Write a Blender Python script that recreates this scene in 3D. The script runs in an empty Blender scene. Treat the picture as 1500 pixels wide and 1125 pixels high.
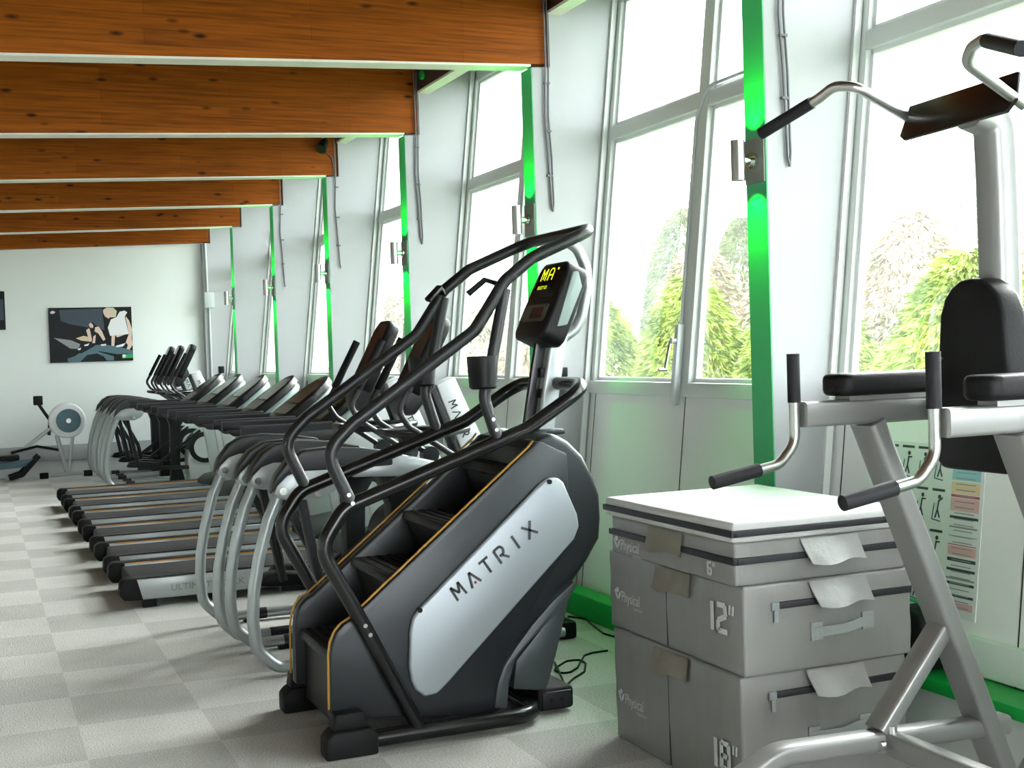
import bpy, bmesh, math, random
from mathutils import Vector, Matrix

PI = math.pi
scene = bpy.context.scene
COL = scene.collection
rnd = random.Random(7)

# ------------------------------------------------------------------ camera
cam_d = bpy.data.cameras.new('camera')
cam_d.sensor_width = 36.0
cam_d.lens = 44.88
cam_d.clip_end = 400.0
cam = bpy.data.objects.new('camera', cam_d)
COL.objects.link(cam)
cam.matrix_world = (Matrix.Translation((0, 0, 1.64)) @ Matrix((
    (0.9206, 0.0400, -0.3884, 0), (-0.3891, 0.0126, -0.9211, 0), (-0.0320, 0.9991, 0.0271, 0), (0, 0, 0, 1))))
scene.camera = cam

# ------------------------------------------------------------------ sky and exposure
world = bpy.data.worlds.new('overcast_sky')
scene.world = world
world.use_nodes = True
wn = world.node_tree.nodes
wn['Background'].inputs['Color'].default_value = (0.93, 0.98, 1.0, 1)
wn['Background'].inputs['Strength'].default_value = 3.2
vs = scene.view_settings
vs.view_transform = 'Standard'
vs.look = 'None'
vs.gamma = 1.0
vs.use_curve_mapping = False
# brightest patch of the overcast sky, ahead and to the window side: very soft sunlight
sun_d = bpy.data.lights.new('hazy_sun', 'SUN')
sun_d.energy = 4.0
sun_d.angle = math.radians(38)
sun_d.color = (1.0, 0.99, 0.96)
sun = bpy.data.objects.new('hazy_sun', sun_d)
COL.objects.link(sun)
sun.rotation_euler = Vector((-1.0, -0.55, -0.66)).to_track_quat('-Z', 'Y').to_euler()
vs.exposure = 2.08


# ------------------------------------------------------------------ materials
def mat(name, color, rough=0.5, metal=0.0, noise=0.0, nscale=20.0, bump=0.0, bscale=60.0, coat=0.0, stretch=(1, 1, 1)):
    m = bpy.data.materials.new(name)
    m.use_nodes = True
    nt = m.node_tree
    b = nt.nodes['Principled BSDF']
    b.inputs['Base Color'].default_value = (*color, 1)
    b.inputs['Roughness'].default_value = rough
    b.inputs['Metallic'].default_value = metal
    if coat:
        b.inputs['Coat Weight'].default_value = coat
    if noise or bump:
        tc = nt.nodes.new('ShaderNodeTexCoord')
        mp = nt.nodes.new('ShaderNodeMapping')
        mp.inputs['Scale'].default_value = stretch
        nt.links.new(tc.outputs['Object'], mp.inputs['Vector'])
    if noise:
        n = nt.nodes.new('ShaderNodeTexNoise')
        n.inputs['Scale'].default_value = nscale
        n.inputs['Detail'].default_value = 4
        nt.links.new(mp.outputs[0], n.inputs['Vector'])
        r = nt.nodes.new('ShaderNodeMapRange')
        r.inputs['To Min'].default_value = 1 - noise
        r.inputs['To Max'].default_value = 1 + noise
        nt.links.new(n.outputs['Fac'], r.inputs['Value'])
        mx = nt.nodes.new('ShaderNodeVectorMath')
        mx.operation = 'SCALE'
        mx.inputs[0].default_value = color
        nt.links.new(r.outputs[0], mx.inputs['Scale'])
        nt.links.new(mx.outputs[0], b.inputs['Base Color'])
    if bump:
        n2 = nt.nodes.new('ShaderNodeTexNoise')
        n2.inputs['Scale'].default_value = bscale
        n2.inputs['Detail'].default_value = 3
        nt.links.new(mp.outputs[0], n2.inputs['Vector'])
        bp = nt.nodes.new('ShaderNodeBump')
        bp.inputs['Strength'].default_value = bump
        bp.inputs['Distance'].default_value = 0.01
        nt.links.new(n2.outputs['Fac'], bp.inputs['Height'])
        nt.links.new(bp.outputs[0], b.inputs['Normal'])
    return m


def emit_mat(name, color, strength):
    m = bpy.data.materials.new(name)
    m.use_nodes = True
    b = m.node_tree.nodes['Principled BSDF']
    b.inputs['Base Color'].default_value = (0.01, 0.01, 0.01, 1)
    b.inputs['Emission Color'].default_value = (*color, 1)
    b.inputs['Emission Strength'].default_value = strength
    return m


def wood_mat(name, c1, c2, dark):
    m = bpy.data.materials.new(name)
    m.use_nodes = True
    nt = m.node_tree
    L = nt.links.new
    b = nt.nodes['Principled BSDF']
    b.inputs['Roughness'].default_value = 0.5
    b.inputs['Specular IOR Level'].default_value = 0.12
    tc = nt.nodes.new('ShaderNodeTexCoord')

    def mapping(sc):
        mp = nt.nodes.new('ShaderNodeMapping')
        mp.inputs['Scale'].default_value = sc
        L(tc.outputs['Object'], mp.inputs['Vector'])
        return mp

    # laminations: long boards 45 mm deep, each with its own tone
    sep = nt.nodes.new('ShaderNodeSeparateXYZ')
    L(tc.outputs['Object'], sep.inputs[0])
    cmb = nt.nodes.new('ShaderNodeCombineXYZ')
    L(sep.outputs['X'], cmb.inputs['X'])
    L(sep.outputs['Z'], cmb.inputs['Y'])
    br = nt.nodes.new('ShaderNodeTexBrick')
    br.inputs['Color1'].default_value = (*c1, 1)
    br.inputs['Color2'].default_value = (*c2, 1)
    br.inputs['Mortar'].default_value = (*[0.6 * a for a in c2], 1)
    br.inputs['Scale'].default_value = 1.0
    br.inputs['Mortar Size'].default_value = 0.0012
    br.inputs['Brick Width'].default_value = 1.9
    br.inputs['Row Height'].default_value = 0.085
    L(cmb.outputs[0], br.inputs['Vector'])
    g = nt.nodes.new('ShaderNodeTexNoise')
    g.inputs['Scale'].default_value = 3.0
    g.inputs['Detail'].default_value = 6
    L(mapping((0.8, 12, 22)).outputs[0], g.inputs['Vector'])
    gr = nt.nodes.new('ShaderNodeMapRange')
    gr.inputs['From Min'].default_value = 0.3
    gr.inputs['From Max'].default_value = 0.7
    gr.inputs['To Min'].default_value = 0.62
    gr.inputs['To Max'].default_value = 1.2
    L(g.outputs['Fac'], gr.inputs['Value'])
    sc = nt.nodes.new('ShaderNodeVectorMath')
    sc.operation = 'SCALE'
    L(br.outputs['Color'], sc.inputs[0])
    L(gr.outputs[0], sc.inputs['Scale'])
    # knots
    v = nt.nodes.new('ShaderNodeTexVoronoi')
    v.inputs['Scale'].default_value = 1.0
    L(mapping((3.2, 3.0, 9.0)).outputs[0], v.inputs['Vector'])
    kr = nt.nodes.new('ShaderNodeMapRange')
    kr.inputs['From Min'].default_value = 0.06
    kr.inputs['From Max'].default_value = 0.17
    kr.inputs['To Min'].default_value = 0.0
    kr.inputs['To Max'].default_value = 1.0
    L(v.outputs['Distance'], kr.inputs['Value'])
    mx = nt.nodes.new('ShaderNodeMix')
    mx.data_type = 'RGBA'
    mx.inputs['A'].default_value = (*dark, 1)
    L(kr.outputs[0], mx.inputs['Factor'])
    L(sc.outputs[0], mx.inputs['B'])
    L(mx.outputs['Result'], b.inputs['Base Color'])
    return m


def carpet_mat():
    m = bpy.data.materials.new('carpet_tiles')
    m.use_nodes = True
    nt = m.node_tree
    L = nt.links.new
    b = nt.nodes['Principled BSDF']
    b.inputs['Roughness'].default_value = 0.95
    tc = nt.nodes.new('ShaderNodeTexCoord')
    mp = nt.nodes.new('ShaderNodeMapping')
    T = 0.5455
    mp.inputs['Scale'].default_value = (1 / T, 1 / T, 1 / T)
    mp.inputs['Location'].default_value = (-0.375 / T, -8.25 / T, 0.5)
    L(tc.outputs['Object'], mp.inputs['Vector'])
    ck = nt.nodes.new('ShaderNodeTexChecker')
    ck.inputs['Scale'].default_value = 1.0
    ck.inputs['Color1'].default_value = (0.50, 0.497, 0.475, 1)
    ck.inputs['Color2'].default_value = (0.41, 0.407, 0.385, 1)
    L(mp.outputs[0], ck.inputs['Vector'])
    n = nt.nodes.new('ShaderNodeTexNoise')
    n.inputs['Scale'].default_value = 130
    n.inputs['Detail'].default_value = 5
    L(tc.outputs['Object'], n.inputs['Vector'])
    n2 = nt.nodes.new('ShaderNodeTexNoise')
    n2.inputs['Scale'].default_value = 2.2
    L(tc.outputs['Object'], n2.inputs['Vector'])
    r = nt.nodes.new('ShaderNodeMapRange')
    r.inputs['From Min'].default_value = 0.25
    r.inputs['From Max'].default_value = 0.75
    r.inputs['To Min'].default_value = 0.55
    r.inputs['To Max'].default_value = 1.45
    L(n.outputs['Fac'], r.inputs['Value'])
    r2 = nt.nodes.new('ShaderNodeMapRange')
    r2.inputs['To Min'].default_value = 0.85
    r2.inputs['To Max'].default_value = 1.15
    L(n2.outputs['Fac'], r2.inputs['Value'])
    mm = nt.nodes.new('ShaderNodeMath')
    mm.operation = 'MULTIPLY'
    L(r.outputs[0], mm.inputs[0])
    L(r2.outputs[0], mm.inputs[1])
    s = nt.nodes.new('ShaderNodeVectorMath')
    s.operation = 'SCALE'
    L(ck.outputs['Color'], s.inputs[0])
    L(mm.outputs[0], s.inputs['Scale'])
    L(s.outputs[0], b.inputs['Base Color'])
    bp = nt.nodes.new('ShaderNodeBump')
    bp.inputs['Strength'].default_value = 0.6
    bp.inputs['Distance'].default_value = 0.006
    L(n.outputs['Fac'], bp.inputs['Height'])
    L(bp.outputs[0], b.inputs['Normal'])
    return m


def glass_mat():
    m = bpy.data.materials.new('window_glass')
    m.use_nodes = True
    nt = m.node_tree
    nt.nodes.remove(nt.nodes['Principled BSDF'])
    out = nt.nodes['Material Output']
    tr = nt.nodes.new('ShaderNodeBsdfTransparent')
    tr.inputs['Color'].default_value = (0.96, 0.98, 0.97, 1)
    gl = nt.nodes.new('ShaderNodeBsdfGlossy')
    gl.inputs['Roughness'].default_value = 0.02
    # Schlick reflectance from both sides of each face
    ge = nt.nodes.new('ShaderNodeNewGeometry')
    dt = nt.nodes.new('ShaderNodeVectorMath')
    dt.operation = 'DOT_PRODUCT'
    nt.links.new(ge.outputs['Normal'], dt.inputs[0])
    nt.links.new(ge.outputs['Incoming'], dt.inputs[1])

    def math_(op, a, b=None):
        n = nt.nodes.new('ShaderNodeMath')
        n.operation = op
        for k, x in enumerate((a, b)):
            if x is None:
                continue
            if isinstance(x, (int, float)):
                n.inputs[k].default_value = x
            else:
                nt.links.new(x, n.inputs[k])
        return n.outputs[0]
    c = math_('ABSOLUTE', dt.outputs['Value'])
    p5 = math_('POWER', math_('SUBTRACT', 1.0, c), 3.5)
    fac = math_('ADD', math_('MULTIPLY', p5, 0.90), 0.10)
    mx = nt.nodes.new('ShaderNodeMixShader')
    nt.links.new(fac, mx.inputs['Fac'])
    nt.links.new(tr.outputs[0], mx.inputs[1])
    nt.links.new(gl.outputs[0], mx.inputs[2])
    nt.links.new(mx.outputs[0], out.inputs['Surface'])
    return m


def leaf_mat(name, c1, c2, sc):
    m = bpy.data.materials.new(name)
    m.use_nodes = True
    nt = m.node_tree
    b = nt.nodes['Principled BSDF']
    b.inputs['Roughness'].default_value = 0.6
    tc = nt.nodes.new('ShaderNodeTexCoord')
    n = nt.nodes.new('ShaderNodeTexNoise')
    n.inputs['Scale'].default_value = sc
    n.inputs['Detail'].default_value = 3
    nt.links.new(tc.outputs['Object'], n.inputs['Vector'])
    r = nt.nodes.new('ShaderNodeValToRGB')
    r.color_ramp.elements[0].position = 0.35
    r.color_ramp.elements[0].color = (*c1, 1)
    r.color_ramp.elements[1].position = 0.62
    r.color_ramp.elements[1].color = (*c2, 1)
    nt.links.new(n.outputs['Fac'], r.inputs['Fac'])
    nt.links.new(r.outputs[0], b.inputs['Base Color'])
    return m


M = dict(
    carpet=carpet_mat(),
    wall=mat('wall_paint', (0.86, 0.91, 0.88), 0.7, noise=0.02, nscale=3),
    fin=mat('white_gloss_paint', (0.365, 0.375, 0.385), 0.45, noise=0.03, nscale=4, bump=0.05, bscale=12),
    frame=mat('window_frame_paint', (0.72, 0.76, 0.74), 0.4),
    panel=mat('panel_paint', (0.87, 0.88, 0.87), 0.4, noise=0.03, nscale=3),
    seam=mat('dark_seam', (0.05, 0.05, 0.05), 0.8),
    glass=glass_mat(),
    wood=wood_mat('glulam_timber', (0.34, 0.088, 0.005), (0.25, 0.060, 0.003), (0.03, 0.009, 0.002)),
    darkwood=mat('dark_stained_wood', (0.045, 0.018, 0.014), 0.5, noise=0.2, nscale=8),
    ceil=mat('ceiling_boards', (0.16, 0.07, 0.03), 0.6, noise=0.2, nscale=3, stretch=(1, 9, 1)),
    soffit=mat('white_soffit_paint', (0.78, 0.74, 0.66), 0.55),
    edge=mat('green_edge_paint', (0.05, 0.40, 0.16), 0.5),
    green=mat('green_paint', (0.0, 0.40, 0.06), 0.45),
    boxing=mat('boxing_paint', (0.55, 0.57, 0.56), 0.6, noise=0.08, nscale=6),
    steel=mat('brushed_steel', (0.55, 0.56, 0.54), 0.3, 1.0),
    plate=mat('grey_plate', (0.22, 0.24, 0.21), 0.45, 0.3),
    chrome=mat('chrome', (0.75, 0.76, 0.76), 0.15, 1.0),
    silver=mat('silver_metallic_paint', (0.42, 0.45, 0.46), 0.32, 0.55),
    silver_lt=mat('light_silver_plastic', (0.62, 0.65, 0.66), 0.4, 0.15),
    whitep=mat('white_plastic', (0.80, 0.82, 0.83), 0.4),
    offwhite=mat('off_white_plastic', (0.70, 0.69, 0.64), 0.5),
    body=mat('graphite_body', (0.021, 0.025, 0.029), 0.36, 0.3, noise=0.05, nscale=9),
    body2=mat('graphite_light', (0.055, 0.066, 0.07), 0.42, 0.2),
    cover=mat('silver_cover', (0.36, 0.40, 0.43), 0.38, 0.35),
    black=mat('black_plastic', (0.006, 0.006, 0.007), 0.42),
    blackm=mat('black_metal', (0.006, 0.006, 0.007), 0.25, 0.0),
    rail=mat('charcoal_powder_coat', (0.016, 0.018, 0.020), 0.36, 0.2),
    rubber=mat('black_rubber', (0.008, 0.008, 0.009), 0.6, bump=0.1, bscale=200),
    belt=mat('running_belt', (0.024, 0.026, 0.028), 0.65, noise=0.15, nscale=60),
    charcoal=mat('charcoal_plastic', (0.018, 0.019, 0.022), 0.45),
    shroud=mat('grey_shroud', (0.018, 0.020, 0.023), 0.40),
    orange=mat('orange_trim', (0.60, 0.27, 0.06), 0.4),
    gold=mat('gold_piping', (0.42, 0.22, 0.035), 0.35, 0.2),
    screen=mat('dark_screen', (0.012, 0.012, 0.012), 0.12),
    screen2=mat('brown_screen', (0.06, 0.035, 0.028), 0.15),
    lcd=mat('lcd_panel', (0.10, 0.10, 0.085), 0.3),
    led=emit_mat('lit_digits', (0.75, 0.80, 0.02), 0.45),
    backgrey=mat('console_back_grey', (0.26, 0.33, 0.31), 0.35),
    ink=mat('dark_lettering', (0.045, 0.055, 0.06), 0.5),
    inkred=mat('red_dot', (0.35, 0.01, 0.03), 0.5),
    decal=mat('white_print', (0.60, 0.62, 0.62), 0.6),
    vinyl=mat('grey_vinyl', (0.215, 0.212, 0.203), 0.46, noise=0.10, nscale=6, bump=0.6, bscale=4.5, stretch=(2.4, 2.4, 0.8)),
    vinylw=mat('worn_brown_grey_vinyl', (0.20, 0.18, 0.145), 0.55, noise=0.25, nscale=14, bump=0.2, bscale=20),
    vinyl_lit=mat('lit_scuffed_vinyl', (0.52, 0.52, 0.51), 0.5, noise=0.16, nscale=5, bump=0.15, bscale=6),  # window sheen on the top pad painted into the grey vinyl, plus scuffs
    vinyl2=mat('grey_vinyl_flap', (0.27, 0.27, 0.255), 0.45, noise=0.12, nscale=12, bump=0.25, bscale=30),
    strap=mat('grey_webbing', (0.30, 0.32, 0.31), 0.6, bump=0.2, bscale=120),
    zip=mat('black_zip', (0.012, 0.013, 0.018), 0.5, bump=0.3, bscale=300),
    vkr=mat('warm_silver_paint', (0.29, 0.29, 0.285), 0.38, 0.5),
    pad=mat('black_upholstery', (0.006, 0.006, 0.007), 0.5, bump=0.08, bscale=90),
    grip=mat('grey_foam_grip', (0.018, 0.018, 0.021), 0.6),
    cable=mat('grey_cable', (0.12, 0.12, 0.13), 0.5),
    ltcable=mat('pale_trunking', (0.45, 0.50, 0.50), 0.5),
    bark=mat('bark', (0.10, 0.07, 0.05), 0.9, noise=0.3, nscale=12),
    grass=mat('grass', (0.10, 0.18, 0.05), 0.9, noise=0.3, nscale=2),
    leafg=leaf_mat('golden_conifer', (0.10, 0.17, 0.025), (0.36, 0.45, 0.10), 1.6),
    leafp=leaf_mat('bronze_conifer', (0.26, 0.24, 0.15), (0.52, 0.43, 0.34), 1.4),
    leafd=leaf_mat('deep_green_tree', (0.09, 0.13, 0.06), (0.20, 0.25, 0.11), 1.5),
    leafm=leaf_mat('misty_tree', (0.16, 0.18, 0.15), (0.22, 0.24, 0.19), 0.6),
    p_black=mat('print_black', (0.005, 0.008, 0.010), 0.35),
    p_blue=mat('print_blue_grey', (0.06, 0.085, 0.11), 0.35),
    p_steel=mat('print_steel_blue', (0.10, 0.18, 0.22), 0.35),
    p_skin=mat('print_skin', (0.78, 0.60, 0.50), 0.4),
    p_white=mat('print_white', (0.85, 0.86, 0.88), 0.4),
    p_blond=mat('print_blond', (0.70, 0.62, 0.45), 0.4),
    p_green=mat('print_green', (0.03, 0.35, 0.12), 0.4),
    p_grey=mat('print_grey', (0.28, 0.30, 0.30), 0.4),
    paper=mat('chart_paper', (0.72, 0.76, 0.74), 0.35),
    p_pink=mat('print_pink', (0.70, 0.42, 0.42), 0.4),
    p_red=mat('print_red', (0.50, 0.08, 0.10), 0.4),
    p_cyan=mat('print_cyan', (0.30, 0.55, 0.62), 0.4),
    p_sand=mat('print_sand', (0.75, 0.58, 0.38), 0.4),
)


for k in ('p_black', 'p_blue', 'p_steel', 'screen', 'screen2', 'lcd', 'black', 'charcoal', 'rubber', 'pad', 'grip'):
    M[k].node_tree.nodes['Principled BSDF'].inputs['Specular IOR Level'].default_value = 0.22
for k in ('screen', 'screen2', 'lcd'):
    M[k].node_tree.nodes['Principled BSDF'].inputs['Specular IOR Level'].default_value = 0.05
for k in ('vinyl', 'vinyl2'):
    M[k].node_tree.nodes['Principled BSDF'].inputs['Specular IOR Level'].default_value = 1.0

# ------------------------------------------------------------------ mesh helpers
def prism(bm, poly, frame, d0, d1, mi=0):
    """poly: 2-D outline; frame: (origin, u, v, n); extruded from d0 to d1 along n"""
    o, u, v, n = [Vector(a) for a in frame]
    lo = [bm.verts.new(o + u * p[0] + v * p[1] + n * d0) for p in poly]
    hi = [bm.verts.new(o + u * p[0] + v * p[1] + n * d1) for p in poly]
    fs = [bm.faces.new(lo[::-1]), bm.faces.new(hi)]
    k = len(poly)
    for i in range(k):
        fs.append(bm.faces.new((lo[i], lo[(i + 1) % k], hi[(i + 1) % k], hi[i])))
    for f in fs:
        f.material_index = mi
    return fs


XZ = ((0, 0, 0), (1, 0, 0), (0, 0, 1), (0, 1, 0))          # outline in X-Z, thickness along Y
YZ = ((0, 0, 0), (0, 1, 0), (0, 0, 1), (1, 0, 0))
XY = ((0, 0, 0), (1, 0, 0), (0, 1, 0), (0, 0, 1))


def fr(o, u, v):
    u, v = Vector(u).normalized(), Vector(v).normalized()
    return (Vector(o), u, v, u.cross(v))


def box(bm, x0, x1, y0, y1, z0, z1, mi=0):
    return prism(bm, [(x0, y0), (x1, y0), (x1, y1), (x0, y1)], XY, z0, z1, mi)


def rrect(w, h, r, n=4, cx=0, cy=0):
    pts = []
    for sx, sy, a0 in ((1, 1, 0), (-1, 1, 90), (-1, -1, 180), (1, -1, 270)):
        for i in range(n + 1):
            a = math.radians(a0 + 90 * i / n)
            pts.append((cx + sx * (w / 2 - r) + r * math.cos(a), cy + sy * (h / 2 - r) + r * math.sin(a)))
    return pts


def ell(rx, ry, n=16, cx=0, cy=0):
    return [(cx + rx * math.cos(2 * PI * i / n), cy + ry * math.sin(2 * PI * i / n)) for i in range(n)]


def fillet(pts, r, n=5):
    """round the corners of a 3-D polyline"""
    P = [Vector(p) for p in pts]
    out = [P[0]]
    for i in range(1, len(P) - 1):
        a, b, c = P[i - 1], P[i], P[i + 1]
        d1, d2 = (a - b), (c - b)
        l1, l2 = d1.length, d2.length
        if l1 < 1e-6 or l2 < 1e-6:
            continue
        d1, d2 = d1 / l1, d2 / l2
        ang = d1.angle(d2)
        if ang > PI - 0.03:
            out.append(b)
            continue
        t = min(r / math.tan(ang / 2), l1 * 0.49, l2 * 0.49)
        p1, p2 = b + d1 * t, b + d2 * t
        for k in range(n + 1):
            s = k / n
            out.append(p1 * (1 - s) ** 2 + b * 2 * s * (1 - s) + p2 * s ** 2)
    out.append(P[-1])
    return out


def sweep(bm, path, prof, up=None, mi=0, cap=True, closed=False):
    """sweep a closed 2-D profile along a path with a twist-free frame"""
    P = [Vector(p) for p in path]
    n = len(P)
    rings = []
    side = None
    for i in range(n):
        if closed:
            t = (P[(i + 1) % n] - P[i - 1]).normalized()
        else:
            t = (P[min(i + 1, n - 1)] - P[max(i - 1, 0)]).normalized()
        if up is not None:
            s = Vector(up).cross(t)
            if s.length < 1e-4:
                s = side if side is not None else Vector((1, 0, 0))
        elif side is None:
            ref = Vector((0, 0, 1)) if abs(t.z) < 0.9 else Vector((0, 1, 0))
            s = ref.cross(t)
        else:
            s = side - t * side.dot(t)
        s.normalize()
        side = s
        w = t.cross(s)
        rings.append([bm.verts.new(P[i] + s * a + w * b) for a, b in prof])
    k = len(prof)
    for i in range(n if closed else n - 1):
        r0, r1 = rings[i], rings[(i + 1) % n]
        for j in range(k):
            f = bm.faces.new((r0[j], r0[(j + 1) % k], r1[(j + 1) % k], r1[j]))
            f.material_index = mi
    if cap and not closed:
        f = bm.faces.new(rings[0][::-1]); f.material_index = mi
        f = bm.faces.new(rings[-1]); f.material_index = mi


def tube(bm, path, r, seg=12, mi=0, cap=True, closed=False):
    sweep(bm, path, ell(r, r, seg), None, mi, cap, closed)


def cyl(bm, a, b, r, seg=16, mi=0, r2=None):
    a, b = Vector(a), Vector(b)
    t = (b - a).normalized()
    ref = Vector((0, 0, 1)) if abs(t.z) < 0.9 else Vector((1, 0, 0))
    s = ref.cross(t).normalized()
    w = t.cross(s)
    r2 = r if r2 is None else r2
    lo = [bm.verts.new(a + s * r * math.cos(2 * PI * i / seg) + w * r * math.sin(2 * PI * i / seg)) for i in range(seg)]
    hi = [bm.verts.new(b + s * r2 * math.cos(2 * PI * i / seg) + w * r2 * math.sin(2 * PI * i / seg)) for i in range(seg)]
    for i in range(seg):
        bm.faces.new((lo[i], lo[(i + 1) % seg], hi[(i + 1) % seg], hi[i])).material_index = mi
    bm.faces.new(lo[::-1]).material_index = mi
    bm.faces.new(hi).material_index = mi


def obj(name, bm, mats, parent=None, bevel=0.0, bseg=2, angle=40, loc=None):
    bmesh.ops.recalc_face_normals(bm, faces=bm.faces)
    if bevel:
        es = [e for e in bm.edges if len(e.link_faces) == 2 and e.calc_face_angle(0) > math.radians(28)]
        bmesh.ops.bevel(bm, geom=es, offset=bevel, segments=bseg, profile=0.5, affect='EDGES', clamp_overlap=True)
    me = bpy.data.meshes.new(name)
    bm.to_mesh(me)
    bm.free()
    for m in (mats if isinstance(mats, (list, tuple)) else [mats]):
        me.materials.append(M[m] if isinstance(m, str) else m)
    me.polygons.foreach_set('use_smooth', [True] * len(me.polygons))
    me.set_sharp_from_angle(angle=math.radians(angle))
    o = bpy.data.objects.new(name, me)
    COL.objects.link(o)
    if parent:
        o.parent = parent
        # geometry is written in world metres: cancel the parent's offset
        r = parent
        off = Vector((0, 0, 0))
        while r is not None:
            off += r.location
            r = r.parent
        o.location = -off if loc is None else loc
    return o


B = bmesh.new


def thing(name, label, cat, loc=(0, 0, 0), group=None):
    o = bpy.data.objects.new(name, None)
    o.empty_display_size = 0.1
    COL.objects.link(o)
    o.location = loc
    o['label'] = label
    o['category'] = cat
    if group:
        o['group'] = group
    return o


def tag(o, label, cat, group=None):
    o['label'] = label
    o['category'] = cat
    if group:
        o['group'] = group
    return o


def structure(o):
    o['kind'] = 'structure'
    return o


def dup(root, delta, label, group=None):
    """a copy of a thing with copies of its parts and sub-parts"""
    kids = {}
    for ob in COL.objects:
        if ob.parent is not None:
            kids.setdefault(ob.parent.name, []).append(ob)
    r = root.copy()
    COL.objects.link(r)
    r.location = root.location + Vector(delta)
    r['label'] = label
    if group:
        r['group'] = group
    for ch in kids.get(root.name, []):
        c = ch.copy()
        COL.objects.link(c)
        c.parent = r
        for g in kids.get(ch.name, []):
            d = g.copy()
            COL.objects.link(d)
            d.parent = c
    return r


def text_bm(bm, s, size, frame, depth=0.002, mi=0, squeeze=1.0, center=False):
    cu = bpy.data.curves.new('lettering', 'FONT')
    cu.body = s
    cu.size = size
    if center:
        cu.align_x = 'CENTER'
    to = bpy.data.objects.new('lettering', cu)
    COL.objects.link(to)
    dg = bpy.context.evaluated_depsgraph_get()
    me = bpy.data.meshes.new_from_object(to.evaluated_get(dg))
    o, u, v, n = [Vector(a) for a in frame]
    vs_ = [bm.verts.new(o + u * (p.co.x * squeeze) + v * p.co.y + n * depth) for p in me.vertices]
    for p in me.polygons:
        try:
            bm.faces.new([vs_[i] for i in p.vertices]).material_index = mi
        except ValueError:
            pass
    bpy.data.objects.remove(to)
    bpy.data.curves.remove(cu)
    bpy.data.meshes.remove(me)


def strokes(bm, segs, w, frame, d0, d1, mi=0):
    for (x0, y0), (x1, y1) in segs:
        dx, dy = x1 - x0, y1 - y0
        l = math.hypot(dx, dy)
        nx, ny = -dy / l * w / 2, dx / l * w / 2
        prism(bm, [(x0 - nx, y0 - ny), (x1 - nx, y1 - ny), (x1 + nx, y1 + ny), (x0 + nx, y0 + ny)], frame, d0, d1, mi)


MATRIX = {  # plain stroke capitals in a unit cell 1 wide, 1 high
    'M': [((0, 0), (0.1, 1)), ((0.1, 1), (0.5, 0.35)), ((0.5, 0.35), (0.9, 1)), ((0.9, 1), (1, 0))],
    'A': [((0, 0), (0.5, 1)), ((0.5, 1), (1, 0))],
    'T': [((0, 1), (1, 1)), ((0.5, 1), (0.5, 0))],
    'R': [((0.05, 0), (0.05, 1)), ((0.05, 1), (0.75, 1)), ((0.75, 1), (0.9, 0.75)), ((0.9, 0.75), (0.7, 0.45)),
          ((0.7, 0.45), (0.3, 0.45)), ((0.5, 0.45), (0.95, 0))],
    'I': [((0.5, 0), (0.5, 1))],
    'X': [((0, 0), (1, 1)), ((0, 1), (1, 0))],
}


def brand(bm, frame, height, advance, w, d0=0.0, d1=0.002, width=0.75):
    x = 0.0
    for ch in 'MATRIX':
        cw = height * width
        strokes(bm, [((x + a[0] * cw, a[1] * height), (x + b[0] * cw, b[1] * height)) for a, b in MATRIX[ch]], w, frame, d0, d1)
        x += advance


# ------------------------------------------------------------------ room shell
FIN_Y = [-2.67, -0.15, 2.37, 4.90, 7.43, 9.98, 12.47, 14.93, 17.45, 19.93]
FX = 3.30          # room face of the fins
T2 = 0.08          # half thickness
WALL_Y = 20.0


def wx(z):
    return 3.655 + 0.115 * (z - 1.43)


def beam_z(x):
    return 3.42 + 0.0369 * (x - 3.41)


bm = B(); box(bm, -5.2, 3.75, -2.95, 20.3, -0.12, 0.0)
structure(obj('floor', bm, 'carpet'))
bm = B(); box(bm, -5.2, 4.3, WALL_Y, WALL_Y + 0.2, 0.0, 5.0)
structure(obj('wall_far', bm, 'wall'))
bm = B(); box(bm, -5.4, -5.2, -2.95, 20.2, 0.0, 5.0)
structure(obj('wall_left', bm, 'wall'))
bm = B()
box(bm, -5.4, 0.2, -2.95, -2.76, 0.0, 5.0)
box(bm, 0.2, 3.3, -2.95, -2.76, 0.0, 0.5)
box(bm, 0.2, 3.3, -2.95, -2.76, 3.1, 5.0)
box(bm, 3.3, 4.3, -2.95, -2.76, 0.0, 5.0)
structure(obj('wall_back', bm, 'wall'))
bm = B(); prism(bm, [(-5.2, beam_z(-5.2) + 0.85), (4.15, beam_z(4.15) + 0.85), (4.15, beam_z(4.15) + 0.98), (-5.2, beam_z(-5.2) + 0.98)], XZ, -2.95, 20.2)
structure(obj('ceiling', bm, 'ceil'))
bm = B(); box(bm, -5.2, 3.3, WALL_Y - 0.02, WALL_Y, 0.0, 0.20)
structure(obj('baseboard_far', bm, 'boxing'))
bm = B(); box(bm, -5.2, 3.3, WALL_Y - 0.05, WALL_Y, 0.21, 0.44)
structure(obj('trim_1', bm, 'fin', bevel=0.006))

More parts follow.
